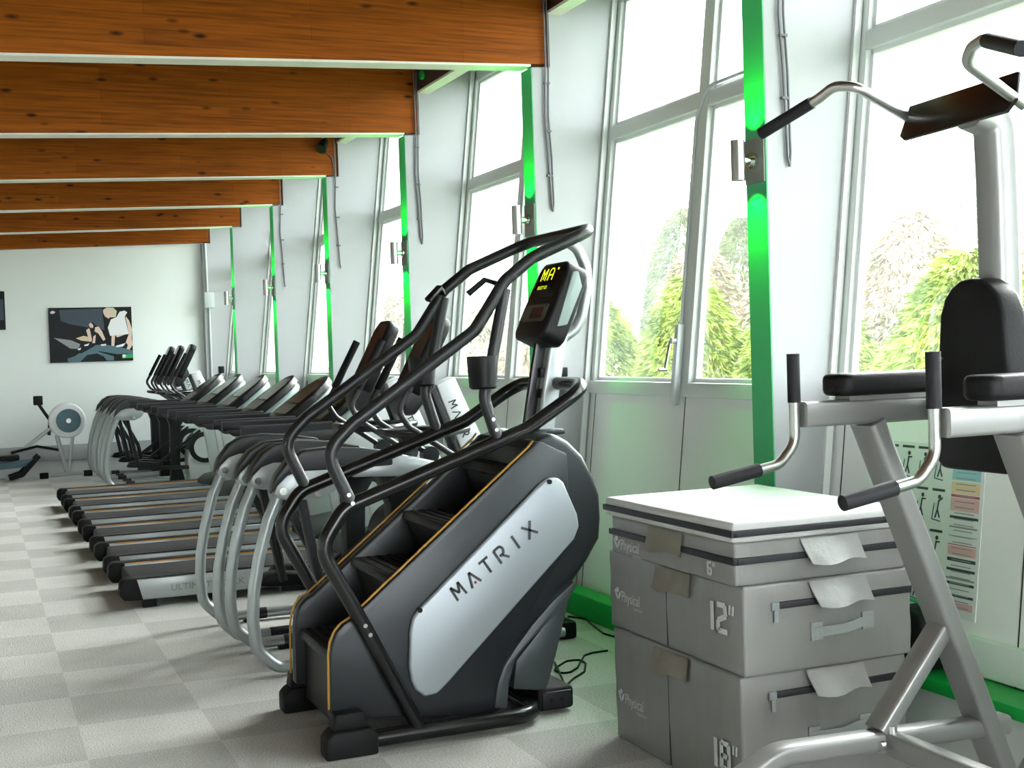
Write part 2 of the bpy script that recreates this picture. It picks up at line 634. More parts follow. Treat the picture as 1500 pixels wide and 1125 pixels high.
tn = 2
for i, y in enumerate(FIN_Y):
    bm = B()
    zt = 4.28
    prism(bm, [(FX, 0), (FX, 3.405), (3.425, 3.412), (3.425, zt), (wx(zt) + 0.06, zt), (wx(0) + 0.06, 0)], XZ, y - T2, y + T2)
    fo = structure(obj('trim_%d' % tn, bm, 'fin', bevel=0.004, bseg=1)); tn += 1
    if i < len(FIN_Y) - 1:
        bm = B(); box(bm, FX - 0.004, FX + 0.002, y - T2, y + T2, 0.0, 3.402)
        obj('painted_edge', bm, 'edge', fo)
    # narrow cover strip where the fin meets the window
    bm = B()
    prism(bm, [(wx(0) - 0.055, 0), (wx(zt) - 0.055, zt), (wx(zt) - 0.02, zt), (wx(0) - 0.02, 0)], XZ, y - T2 - 0.018, y - T2)
    structure(obj('trim_%d' % tn, bm, 'frame')); tn += 1

# window walls, one per bay
UW = Vector((0.115, 0, 1)).normalized()          # up along the leaning window plane


def lean(y0, y1, z0, z1, t0, t1, bm, mi=0):
    """a slab in the leaning window plane, t measured into the room"""
    prism(bm, [(wx(z0) - t1, z0), (wx(z0) - t0, z0), (wx(z1) - t0, z1), (wx(z1) - t1, z1)], XZ, y0, y1, mi)


nwin = 1
WINDOWS = []
for i in range(len(FIN_Y) - 1):
    ya, yb = FIN_Y[i] + T2, FIN_Y[i + 1] - T2
    ym = (ya + yb) / 2
    bm = B()
    lean(ya, ya + 0.06, 1.36, 3.93, -0.05, 0.015, bm)
    lean(yb - 0.06, yb, 1.36, 3.93, -0.05, 0.015, bm)
    lean(ym - 0.055, ym + 0.055, 1.40, 3.90, -0.05, 0.025, bm)
    lean(ya, yb, 1.345, 1.425, -0.05, 0.03, bm)
    lean(ya, yb, 3.86, 3.95, -0.05, 0.015, bm)
    lean(ya + 0.05, ym - 0.05, 2.955, 3.045, -0.05, 0.02, bm)
    lean(ym + 0.05, yb - 0.05, 2.955, 3.045, -0.05, 0.02, bm)
    w = structure(obj('window_%d' % nwin, bm, 'frame', bevel=0.008))
    # inner casement beads
    bm = B()
    for (a, b, c, d) in ((ya + 0.06, ym - 0.055, 1.425, 2.955), (ym + 0.055, yb - 0.06, 1.425, 2.955),
                         (ya + 0.06, ym - 0.055, 3.045, 3.86), (ym + 0.055, yb - 0.06, 3.045, 3.86)):
        s = 0.022
        lean(a, a + s, c, d, -0.045, -0.012, bm)
        lean(b - s, b, c, d, -0.045, -0.012, bm)
        lean(a, b, c, c + s, -0.045, -0.012, bm)
        lean(a, b, d - s, d, -0.045, -0.012, bm)
    obj('casement_frame', bm, 'whitep', w)
    for (a, b, c, d) in ((ya + 0.06, ym - 0.055, 1.425, 2.955), (ym + 0.055, yb - 0.06, 1.425, 2.955),
                         (ya + 0.06, ym - 0.055, 3.045, 3.86), (ym + 0.055, yb - 0.06, 3.045, 3.86)):
        bm = B(); lean(a, b, c, d, -0.034, -0.028, bm)
        obj('pane', bm, 'glass', w)
    WINDOWS.append(w)
    nwin += 1
    # board panels below the window
    bm = B()
    lean(ya, yb, 0.0, 1.35, -0.06, 0.0, bm)
    p = structure(obj('wall_below_window_%d' % (i + 1), bm, 'panel'))
    bm = B()
    lean(yb - 0.078, yb - 0.072, 0.0, 1.345, 0.0, 0.002, bm)
    lean(ym - 0.003, ym + 0.003, 0.0, 1.345, 0.0, 0.002, bm)
    obj('seam', bm, 'seam', p)
    # lintel and soffit above the window
    bm = B()
    box(bm, 3.42, 3.50, ya - 0.0, yb + 0.0, 3.76, 4.27)
    lin = structure(obj('trim_%d' % tn, bm, 'darkwood')); tn += 1
    bm = B()
    box(bm, 3.415, 3.52, ya, yb, 3.742, 3.76)
    obj('soffit_strip', bm, 'soffit', lin)
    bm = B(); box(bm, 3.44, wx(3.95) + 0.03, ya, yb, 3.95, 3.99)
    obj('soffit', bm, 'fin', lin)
    for yy in (ya + 0.25, yb - 0.16):
        bm = B()
        cyl(bm, (3.42, yy, 3.86), (3.395, yy, 3.86), 0.035, 10)
        obj('bolt', bm, 'green', lin)

# skirting and sill ledge along the window wall
bm = B()
box(bm, 3.33, 3.47, 4.98, 19.9, 0.0, 0.145)
structure(obj('baseboard_right', bm, 'green', bevel=0.01))
bm = B()
box(bm, 3.33, 3.52, -2.58, 4.82, 0.275, 0.325)
structure(obj('trim_%d' % tn, bm, 'green', bevel=0.006)); tn += 1
bm = B()
box(bm, 3.36, 3.49, -2.58, 4.82, 0.0, 0.275)
structure(obj('trim_%d' % tn, bm, 'boxing')); tn += 1
bm = B()
lean(2.45, 4.80, 0.33, 0.47, -0.01, 0.03, bm)
structure(obj('trim_%d' % tn, bm, 'frame', bevel=0.008)); tn += 1

# ------------------------------------------------------------------ beams
BEAM_LABELS = {
    4.90: None,
    7.43: 'nearest and deepest timber ceiling beam, cut off by the top of the view',
    9.98: 'second timber ceiling beam, behind the nearest one, dark bracket at its window end',
    12.47: 'third timber ceiling beam, with a small black spotlight on its window end',
    14.93: 'fourth timber ceiling beam back, between the spotlight beam and two thin-looking beams',
    17.45: 'fifth timber ceiling beam, last one with a white underside',
    19.93: 'farthest timber ceiling beam, lying against the far wall',
}
for i, y in enumerate(FIN_Y):
    x0, x1 = -5.2, 3.41
    t = thing('ceiling_beam', BEAM_LABELS.get(y) or 'timber ceiling beam near the camera above the view', 'beam', (x1, y, 3.42), 'timber ceiling beams')
    ya, yb = y - 0.075, min(y + 0.075, WALL_Y)
    bm = B()
    prism(bm, [(x0, beam_z(x0) + 0.008), (x1, beam_z(x1) + 0.008), (x1, beam_z(x1) + 0.85), (x0, beam_z(x0) + 0.85)], XZ, ya, yb)
    obj('timber', bm, 'wood', t, bevel=0.004, bseg=1)
    if i < len(FIN_Y) - 1:
        bm = B()
        prism(bm, [(x0, beam_z(x0) - 0.006), (x1 - 0.11, beam_z(x1 - 0.11) - 0.006), (x1 - 0.11, beam_z(x1 - 0.11) + 0.008), (x0, beam_z(x0) + 0.008)], XZ, ya + 0.002, yb - 0.002)
        obj('painted_underside', bm, 'soffit', t)

# ------------------------------------------------------------------ up-and-down lights on the fins
LIGHT_WHERE = ['off-frame fin behind the camera', 'off-frame fin behind the camera', 'off-frame fin beside the camera',
               'nearest fin, beside the dip station', 'second fin, behind the stair climber rails', 'third fin back, above the near ellipticals',
               'fourth fin back, above the row of treadmill screens', 'fifth fin back, over the treadmills', 'farthest lit fin, next to the junction box']
for i, y in enumerate(FIN_Y[:-1]):
    if i < 3:
        continue
    t = thing('wall_light', 'steel light glowing green on the ' + LIGHT_WHERE[i], 'light', (FX, y, 2.45), 'green wall lights on the fins')
    bm = B()
    prism(bm, rrect(0.15, 0.20, 0.004, 2, y, 2.455), YZ, FX - 0.012, FX)
    obj('back_plate', bm, 'plate', t)
    bm = B()
    cyl(bm, (FX - 0.075, y, 2.455), (FX - 0.012, y, 2.455), 0.022, 14)
    cyl(bm, (FX - 0.032, y, 2.455), (FX - 0.012, y, 2.455), 0.038, 14)
    obj('stem', bm, 'chrome', t)
    bm = B()
    # open tube with wall thickness
    n = 18
    rings = []
    for z, r in ((2.365, 0.032), (2.545, 0.032), (2.545, 0.026), (2.365, 0.026)):
        rings.append([bm.verts.new((FX - 0.098 + r * math.cos(2 * PI * k / n), y + r * math.sin(2 * PI * k / n), z)) for k in range(n)])
    for a in range(4):
        r0, r1 = rings[a], rings[(a + 1) % 4]
        for k in range(n):
            bm.faces.new((r0[k], r0[(k + 1) % n], r1[(k + 1) % n], r1[k]))
    obj('lamp_tube', bm, 'steel', t)
    for up in (1, -1):
        ld = bpy.data.lights.new('green_lamp', 'SPOT')
        ld.energy = 4.5 if up > 0 else 6.5
        ld.color = (0.0, 1.0, 0.06)
        ld.spot_size = math.radians(92)
        ld.spot_blend = 0.6
        ld.shadow_soft_size = 0.012
        lo = bpy.data.objects.new('green_lamp', ld)
        COL.objects.link(lo)
        lo.parent = t
        lo.location = (-0.098, 0, 0.0 + up * 0.098)
        d = Vector((0.30, 0, up))
        lo.rotation_euler = d.to_track_quat('-Z', 'Y').to_euler()

# hanging cables on the fins
CABLE_WHERE = {4.90: 'nearest fin, its looped end behind the chin-up grip', 7.43: 'second fin, starting from the big beam end',
               9.98: 'third fin back', 12.47: 'fourth fin back', 14.93: 'fifth fin back'}
for y, wh in CABLE_WHERE.items():
    zb = {4.90: 2.42, 7.43: 2.50, 9.98: 2.52, 12.47: 2.50, 14.93: 2.46}[y]
    yf = y - T2 - 0.012
    bm = B()
    xt = FX + 0.085
    pts = [(xt, yf - 0.004, 4.2), (xt + 0.004, yf - 0.004, 3.42), (xt - 0.01, yf, 3.1), (xt + 0.006, yf, 2.85), (xt + 0.02, yf, zb + 0.05), (xt + 0.03, yf, zb)]
    tube(bm, fillet(pts, 0.08), 0.006, 6)
    if y < 10:
        pts = [(xt + 0.022, yf - 0.004, 4.2), (xt + 0.024, yf - 0.004, 3.42), (xt + 0.016, yf, 3.1), (xt + 0.03, yf, 2.85), (xt + 0.036, yf, zb + 0.06), (xt + 0.03, yf, zb)]
        tube(bm, fillet(pts, 0.08), 0.006, 6)
    for z in (3.3, 3.0, 2.72):
        box(bm, xt - 0.006, xt + 0.032, yf - 0.006, yf + 0.012, z, z + 0.012)
    tag(obj('hanging_cable', bm, 'cable'), 'grey cable hanging on the ' + wh, 'cable', 'cables hanging on the fins')

# junction box and its trunking at the end of the far wall
t = thing('junction_box', 'pale grey junction box with vertical conduit at the far end of the room', 'junction box', (3.36, 19.85, 2.5))
bm = B(); box(bm, 3.29, 3.44, 19.75, 19.85, 2.42, 2.66)
obj('case', bm, 'ltcable', t, bevel=0.008)
bm = B()
cyl(bm, (3.35, 19.835, 2.66), (3.345, 19.835, 3.41), 0.018, 8)
cyl(bm, (3.37, 19.835, 0.45), (3.37, 19.835, 2.42), 0.018, 8)
obj('conduit', bm, 'ltcable', t)

# spotlight on the third beam
t = thing('ceiling_spotlight', 'small black spotlight fixed to the window end of the third beam', 'spotlight', (3.26, 12.395, 3.8))
bm = B(); cyl(bm, (3.27, 12.36, 3.86), (3.27, 12.36, 3.74), 0.012, 8); box(bm, 3.25, 3.29, 12.35, 12.394, 3.84, 3.92)
obj('bracket', bm, 'steel', t)
bm = B(); cyl(bm, (3.29, 12.36, 3.75), (3.23, 12.30, 3.66), 0.04, 14, r2=0.055)
obj('lamp_head', bm, 'black', t)
bm = B(); tube(bm, fillet([(3.31, 12.385, 3.64), (3.36, 12.385, 3.60), (3.38, 12.385, 3.5), (3.38, 12.385, 3.40)], 0.04), 0.006, 6)
obj('lead', bm, 'cable', t)

# fanlight winder of the bay behind the dip station
t = thing('window_winder', 'white fanlight winder with its conduit and crank box on the window mullion', 'window opener', (3.63, 6.2, 1.5))
ym = (4.98 + 7.35) / 2
bm = B()
pts = [(wx(3.07) - 0.035, 5.2, 3.07), (wx(3.06) - 0.035, ym - 0.05, 3.06), (wx(2.93) - 0.035, ym + 0.045, 2.90), (wx(1.75) - 0.035, ym + 0.045, 1.75)]
tube(bm, fillet(pts, 0.12), 0.010, 8)
obj('conduit', bm, 'silver_lt', t)
bm = B()
lean(ym + 0.01, ym + 0.05, 1.30, 1.75, 0.03, 0.075, bm)
obj('winder_box', bm, 'silver_lt', t, bevel=0.006)
bm = B()
cyl(bm, (wx(1.64) - 0.075, ym + 0.03, 1.66), (wx(1.64) - 0.10, ym + 0.03, 1.66), 0.018, 10)
sweep(bm, [(wx(1.64) - 0.095, ym + 0.045, 1.66), (wx(1.5) - 0.11, ym + 0.06, 1.50)], rrect(0.012, 0.02, 0.003, 1))
cyl(bm, (wx(1.5) - 0.10, ym + 0.06, 1.50), (wx(1.5) - 0.15, ym + 0.06, 1.50), 0.010, 8)
obj('crank', bm, 'steel', t)
bm = B()
sweep(bm, [(wx(3.08) - 0.03, 5.25, 3.12), (wx(3.10) - 0.05, 5.55, 3.06)], rrect(0.02, 0.05, 0.004, 1))
obj('stay_arm', bm, 'steel', t)

# ------------------------------------------------------------------ stair climber
YN, YF, YC = 5.06, 5.83, 5.445
t = thing('stair_climber', 'black stair climbing machine with a silver side cover, curved rails and lit yellow display', 'stair climber', (1.9, YC, 0))
HOOD = [(1.949, 0.073), (1.842, 0.133), (1.786, 0.316), (1.934, 0.535), (2.118, 0.769), (2.213, 0.986), (2.24, 1.209), (2.281, 1.251), (2.354, 1.266), (2.433, 1.222), (2.502, 1.154), (2.553, 1.052), (2.581, 0.973), (2.584, 0.865), (2.574, 0.774), (2.509, 0.678), (2.428, 0.585), (2.362, 0.503), (2.27, 0.438), (2.185, 0.363), (2.124, 0.289), (2.091, 0.188), (2.078, 0.091)]
bm = B(); prism(bm, HOOD, XZ, 5.135, 5.755)
obj('rear_housing', bm, 'body', t, bevel=0.055, bseg=4, angle=50)
SIDE = [(1.296, 0.146), (1.303, 0.405), (1.311, 0.455), (1.333, 0.501), (1.363, 0.529), (1.395, 0.545), (2.23, 1.209), (2.251, 1.232), (2.28, 1.233), (2.408, 1.169), (2.411, 0.971), (2.425, 0.787), (2.292, 0.617), (2.195, 0.461), (2.112, 0.335), (2.077, 0.235), (2.058, 0.085), (2.013, 0.061)]
for y0, y1 in ((5.10, 5.165), (5.725, 5.79)):
    bm = B(); prism(bm, SIDE, XZ, y0, y1)
    obj('side_panel', bm, 'body', t, bevel=0.012, bseg=2)
# rear arch trim and recessed column under the hood
ARCH = [(2.016, 0.093), (2.033, 0.198), (2.064, 0.269), (2.121, 0.342), (2.202, 0.432), (2.304, 0.526), (2.414, 0.606), (2.427, 0.587), (2.37, 0.507), (2.282, 0.438), (2.187, 0.359), (2.12, 0.292), (2.087, 0.191), (2.074, 0.085)]
bm = B(); prism(bm, ARCH, XZ, 5.085, 5.15)
obj('arch_trim', bm, 'body2', t, bevel=0.008)
COLM = [(2.152, 0.131), (2.17, 0.257), (2.287, 0.375), (2.455, 0.551), (2.367, 0.257), (2.314, 0.103)]
bm = B(); prism(bm, COLM, XZ, 5.20, 5.69)
obj('rear_leg', bm, 'body2', t, bevel=0.01)
# silver cover with its screws and lettering
COV = [(1.633, 0.325), (1.641, 0.469), (1.655, 0.525), (1.687, 0.565), (2.265, 1.053), (2.302, 1.074), (2.345, 1.071), (2.371, 1.048), (2.433, 0.904), (2.441, 0.849), (2.415, 0.793), (1.797, 0.231), (1.753, 0.196), (1.698, 0.189), (1.659, 0.221), (1.64, 0.264)]
bm = B(); prism(bm, COV, XZ, 5.072, 5.10)
cv = obj('side_cover', bm, 'cover', t, bevel=0.012, bseg=3)
cv['label'] = 'silver cover plate'
bm = B()
for p in [(1.686, 0.559), (2.301, 1.056)]:
    cyl(bm, (p[0], 5.073, p[1]), (p[0], 5.066, p[1]), 0.011, 12)
obj('cover_screw', bm, 'black', cv)
LT = [(1.857, 0.581), (2.245, 0.845)]
o0, o1 = Vector((LT[0][0], 5.070, LT[0][1])), Vector((LT[1][0], 5.070, LT[1][1]))
du = (o1 - o0).normalized()
bm = B(); brand(bm, (o0, du, Vector((-du.z, 0, du.x)), Vector((0, -1, 0))), 0.066, (o1 - o0).length / 5.72, 0.011, 0.0, 0.0025)
obj('lettering', bm, 'ink', cv)
A1 = o0 + du * ((o1 - o0).length / 5.72 * 1 + 0.025) + Vector((-du.z, 0, du.x)) * 0.012
bm = B(); cyl(bm, A1, A1 + Vector((0, -0.003, 0)), 0.006, 10)
obj('dot', bm, 'inkred', cv)
# gold piping along both stringers
PIP = [(1.29, 0.186), (1.295, 0.41), (1.303, 0.46), (1.324, 0.506), (1.354, 0.536), (1.387, 0.552), (2.222, 1.214), (2.242, 1.237)]
for y in (5.105, 5.785):
    bm = B(); tube(bm, [(a, y, b) for a, b in PIP], 0.005, 8)
    obj('edge_piping', bm, 'gold', t)
# steps
NOSE = [(1.315, 0.401), (1.57, 0.702), (1.826, 0.899), (2.13, 1.118)]
for k, (x, z) in enumerate(NOSE):
    bm = B()
    prism(bm, [(x, z - 0.035), (x + 0.02, z - 0.045), (x + 0.24, z - 0.045), (x + 0.24, z - 0.005), (x + 0.012, z)], XZ, 5.175, 5.715)
    prism(bm, [(x + 0.02, z - 0.04), (x + 0.03, z - 0.04), (x + 0.10, z - 0.235), (x + 0.085, z - 0.235)], XZ, 5.18, 5.71)
    st = obj('step', bm, 'black', t, bevel=0.006)
    bm = B()
    for q in range(5):
        prism(bm, [(x + 0.03 + q * 0.045, z - 0.001), (x + 0.05 + q * 0.045, z - 0.001), (x + 0.05 + q * 0.045, z + 0.003), (x + 0.03 + q * 0.045, z + 0.003)], XZ, 5.20, 5.69)
    obj('tread_grip', bm, 'rubber', st)
bm = B()
x, z = NOSE[0]
prism(bm, [(x + 0.03, 0.08), (x + 0.05, 0.08), (x + 0.05, z - 0.04), (x + 0.03, z - 0.04)], XZ, 5.16, 5.73)
obj('kick_plate', bm, 'black', t)
bm = B()
p0, p1 = NOSE[0], NOSE[-1]
prism(bm, [(p0[0] + 0.42, p0[1] - 0.2), (p1[0] + 0.20, p1[1] - 0.16), (p1[0] + 0.22, p1[1] - 0.20), (p0[0] + 0.44, p0[1] - 0.26)], XZ, 5.16, 5.73)
obj('step_well', bm, 'black', t)
TOPC = [(2.22, 1.201), (2.241, 1.236), (2.287, 1.242), (2.313, 1.22)]
bm = B(); prism(bm, TOPC, XZ, 5.15, 5.74)
obj('top_cap', bm, 'rubber', t, bevel=0.006)
# base loop and feet
bm = B()
bp = [(1.34, YN, 0.052), (2.23, YN, 0.052), (2.23, YF, 0.052), (1.34, YF, 0.052)]
tube(bm, fillet(bp, 0.16, 8), 0.036, 14)
obj('base_tube', bm, 'blackm', t)
for y in (YN, YF):
    bm = B()
    prism(bm, [(1.25, 0), (1.47, 0), (1.47, 0.085), (1.44, 0.115), (1.28, 0.115), (1.25, 0.085)], XZ, y - 0.055, y + 0.055)
    prism(bm, [(1.285, 0.11), (1.44, 0.11), (1.42, 0.18), (1.30, 0.18)], XZ, y - 0.03, y + 0.06)
    obj('foot_cap', bm, 'rubber', t, bevel=0.012)
bm = B()
box(bm, 2.265, 2.445, 5.19, 5.70, 0.012, 0.115)
ft = obj('rear_foot', bm, 'rubber', t, bevel=0.02, bseg=3)
bm = B()
box(bm, 2.285, 2.43, 5.18, 5.195, 0.025, 0.10)
obj('end_plate', bm, 'charcoal', ft, bevel=0.006)
bm = B()
for x in (2.325, 2.375):
    cyl(bm, (x, 5.181, 0.065), (x, 5.176, 0.065), 0.009, 10)
obj('plug_hole', bm, 'black', ft)


def mirror_u(path_xz, cross, r, seg=14, fil=0.10):
    """a tube that runs up one side, crosses over and comes down the other side"""
    near = [(x, YN, z) for x, z in path_xz]
    far = [(x, YF, z) for x, z in path_xz][::-1]
    bm = B()
    tube(bm, fillet(near + far, fil, 7), r, seg)
    return bm


LOW = [(1.66, 0.07), (1.44, 0.52), (1.265, 0.86), (1.375, 1.015), (2.20, 1.295), (2.50, 1.475)]
obj('lower_rail', mirror_u(LOW, 0, 0.031, fil=0.13), 'blackm', t)
UP = [(1.405, 1.025), (1.305, 1.245), (1.42, 1.355), (1.97, 1.725), (2.115, 1.935), (2.25, 2.035), (2.56, 2.165)]
obj('upper_rail', mirror_u(UP, 0, 0.0275, fil=0.13), 'rail', t)
for y, s in ((YN, 1), (YF, -1)):
    bm = B()
    tube(bm, fillet([(2.115, y, 1.90), (2.045, y, 1.60), (2.00, y, 1.44), (2.055, y, 1.262)], 0.12, 6), 0.026, 12)
    obj('support_tube', bm, 'rail', t)
    # cup holder
    bm = B()
    n = 22
    cx, cy_ = 1.995, y - 0.012 * s
    rings = []
    for z, r in ((1.475, 0.050), (1.485, 0.060), (1.615, 0.067), (1.615, 0.060), (1.495, 0.054)):
        rings.append([bm.verts.new((cx + r * math.cos(2 * PI * k / n), cy_ + r * math.sin(2 * PI * k / n), z)) for k in range(n)])
    for a in range(4):
        for k in range(n):
            bm.faces.new((rings[a][k], rings[a][(k + 1) % n], rings[a + 1][(k + 1) % n], rings[a + 1][k]))
    bm.faces.new(rings[0][::-1]); bm.faces.new(rings[-1])
    obj('cup_holder', bm, 'black', t)
    # grip control on the inside of the upper rail
    bm = B()
    sweep(bm, [(2.10, y + 0.02 * s, 1.92), (2.06, y + 0.09 * s, 1.945), (1.99, y + 0.12 * s, 1.885)], rrect(0.034, 0.022, 0.008, 2))
    obj('grip_control', bm, 'black', t)
    bm = B()
    for x, z in ((1.435, 0.53), (1.455, 0.49), (1.385, 1.07), (1.40, 1.035), (2.028, 1.345), (2.042, 1.30)):
        cyl(bm, (x, y - 0.024 * s, z), (x, y - 0.036 * s, z), 0.009, 10)
    obj('bolt', bm, 'chrome', t)
# mast, clamps, rear loop, console
MS = [(2.388, 1.254), (2.431, 1.482), (2.482, 1.736)]
bm = B()
sweep(bm, [(a + 0.045, YC, b) for a, b in MS], rrect(0.085, 0.13, 0.012, 3), up=(0, 1, 0))
mm = obj('console_mast', bm, 'silver', t)
bm = B()
sweep(bm, [(a - 0.015, YC, b) for a, b in MS], rrect(0.07, 0.03, 0.008, 2), up=(0, 1, 0))
obj('mast_front', bm, 'blackm', mm)
CL = [(2.471, 1.529), (2.468, 1.433)]
bm = B()
for x, z in CL:
    box(bm, x - 0.05, x + 0.09, YC - 0.05, YC + 0.05, z - 0.025, z + 0.02)
obj('clamp', bm, 'black', t, bevel=0.005)
BR = [(2.339, 1.232), (2.358, 1.269), (2.505, 1.267), (2.514, 1.241)]
bm = B(); prism(bm, BR, XZ, YC - 0.11, YC + 0.13)
obj('mast_base', bm, 'body', t, bevel=0.01)
LOOP = [(2.584, 2.148), (2.654, 2.106), (2.694, 2.016), (2.698, 1.925), (2.665, 1.79), (2.63, 1.726), (2.518, 1.655)]
bm = B(); sweep(bm, fillet([(a, YC, b) for a, b in LOOP], 0.08, 4), ell(0.026, 0.026, 12))
obj('rear_loop', bm, 'silver', t)
CF = [(2.391, 1.732), (2.534, 2.036)]
c0, c1 = Vector((CF[0][0], YC, CF[0][1])), Vector((CF[1][0], YC, CF[1][1]))
cu = (c1 - c0).normalized()
cn = Vector((-cu.z, 0, cu.x))                    # out of the screen, towards the user
H = (c1 - c0).length
fc = (c0, cu, -cn, Vector((0, -1, 0)))
fo_ = (c0, Vector((0, -1, 0)), cu, cn)
bm = B()
prism(bm, [(-0.135, -0.05), (0.135, -0.05), (0.168, -0.02), (0.172, 0.10), (0.160, H * 0.8), (0.145, H * 0.95), (0.115, H + 0.012), (-0.115, H + 0.012), (-0.145, H * 0.95), (-0.160, H * 0.8), (-0.172, 0.10), (-0.168, -0.02)], fo_, -0.125, 0.0)
con = obj('console', bm, 'black', t, bevel=0.026, bseg=4)
bm = B()
prism(bm, [(0.03, 0.055), (H * 0.88, 0.03), (H * 0.92, 0.055), (H * 0.75, 0.10), (0.06, 0.10)], fc, 0.145, 0.175)
obj('side_cheek', bm, 'backgrey', con, bevel=0.006)
ff = (c0, Vector((0, -1, 0)), cu, cn)            # on the face: u to the user's right, v up
bm = B(); prism(bm, rrect(0.24, H * 0.34, 0.015, 3, 0, H * 0.76), ff, 0.0, 0.003)
obj('display', bm, 'screen', con)
bm = B(); prism(bm, rrect(0.25, H * 0.26, 0.012, 3, 0, H * 0.24), ff, 0.0, 0.003)
obj('keypad', bm, 'lcd', con)
bm = B(); prism(bm, rrect(0.13, H * 0.16, 0.008, 3, 0.02, H * 0.24), ff, 0.003, 0.005)
obj('keypad_window', bm, 'screen2', con)
bm = B(); prism(bm, rrect(0.24, H * 0.05, 0.006, 2, 0, H * 0.50), ff, 0.0, 0.004)
obj('label_strip', bm, 'charcoal', con)
o = c0 + cu * (H * 0.735) + cn * 0.0045 + Vector((0, 0.078, 0))
bm = B()
fo = (o, Vector((0, -1, 0)), cu, cn)
w_, h_ = 0.046, 0.060
for ch, xo in (('M', 0.0), ('A', 0.075)):
    sg = {'M': [((0, 0), (0, 1)), ((0, 1), (0.5, 0.45)), ((0.5, 0.45), (1, 1)), ((1, 1), (1, 0)), ((0.5, 0.45), (0.5, 0.1))],
          'A': [((0, 0), (0, 0.8)), ((0, 0.8), (0.25, 1)), ((0.25, 1), (0.75, 1)), ((0.75, 1), (1, 0.8)), ((1, 0.8), (1, 0)), ((0, 0.45), (1, 0.45))]}[ch]
    strokes(bm, [((xo + a[0] * w_, a[1] * h_), (xo + b[0] * w_, b[1] * h_)) for a, b in sg], 0.0055, fo, 0, 0.001)
strokes(bm, [((0.152, h_ * 0.93), (0.165, h_ * 0.93))], 0.010, fo, 0, 0.001)
text_bm(bm, 'SELECT GO', 0.024, (o - cu * 0.045 - Vector((0, -0.0, 0)), Vector((0, -1, 0)), cu, cn), 0.001, squeeze=0.85)
obj('lit_text', bm, 'led', con)

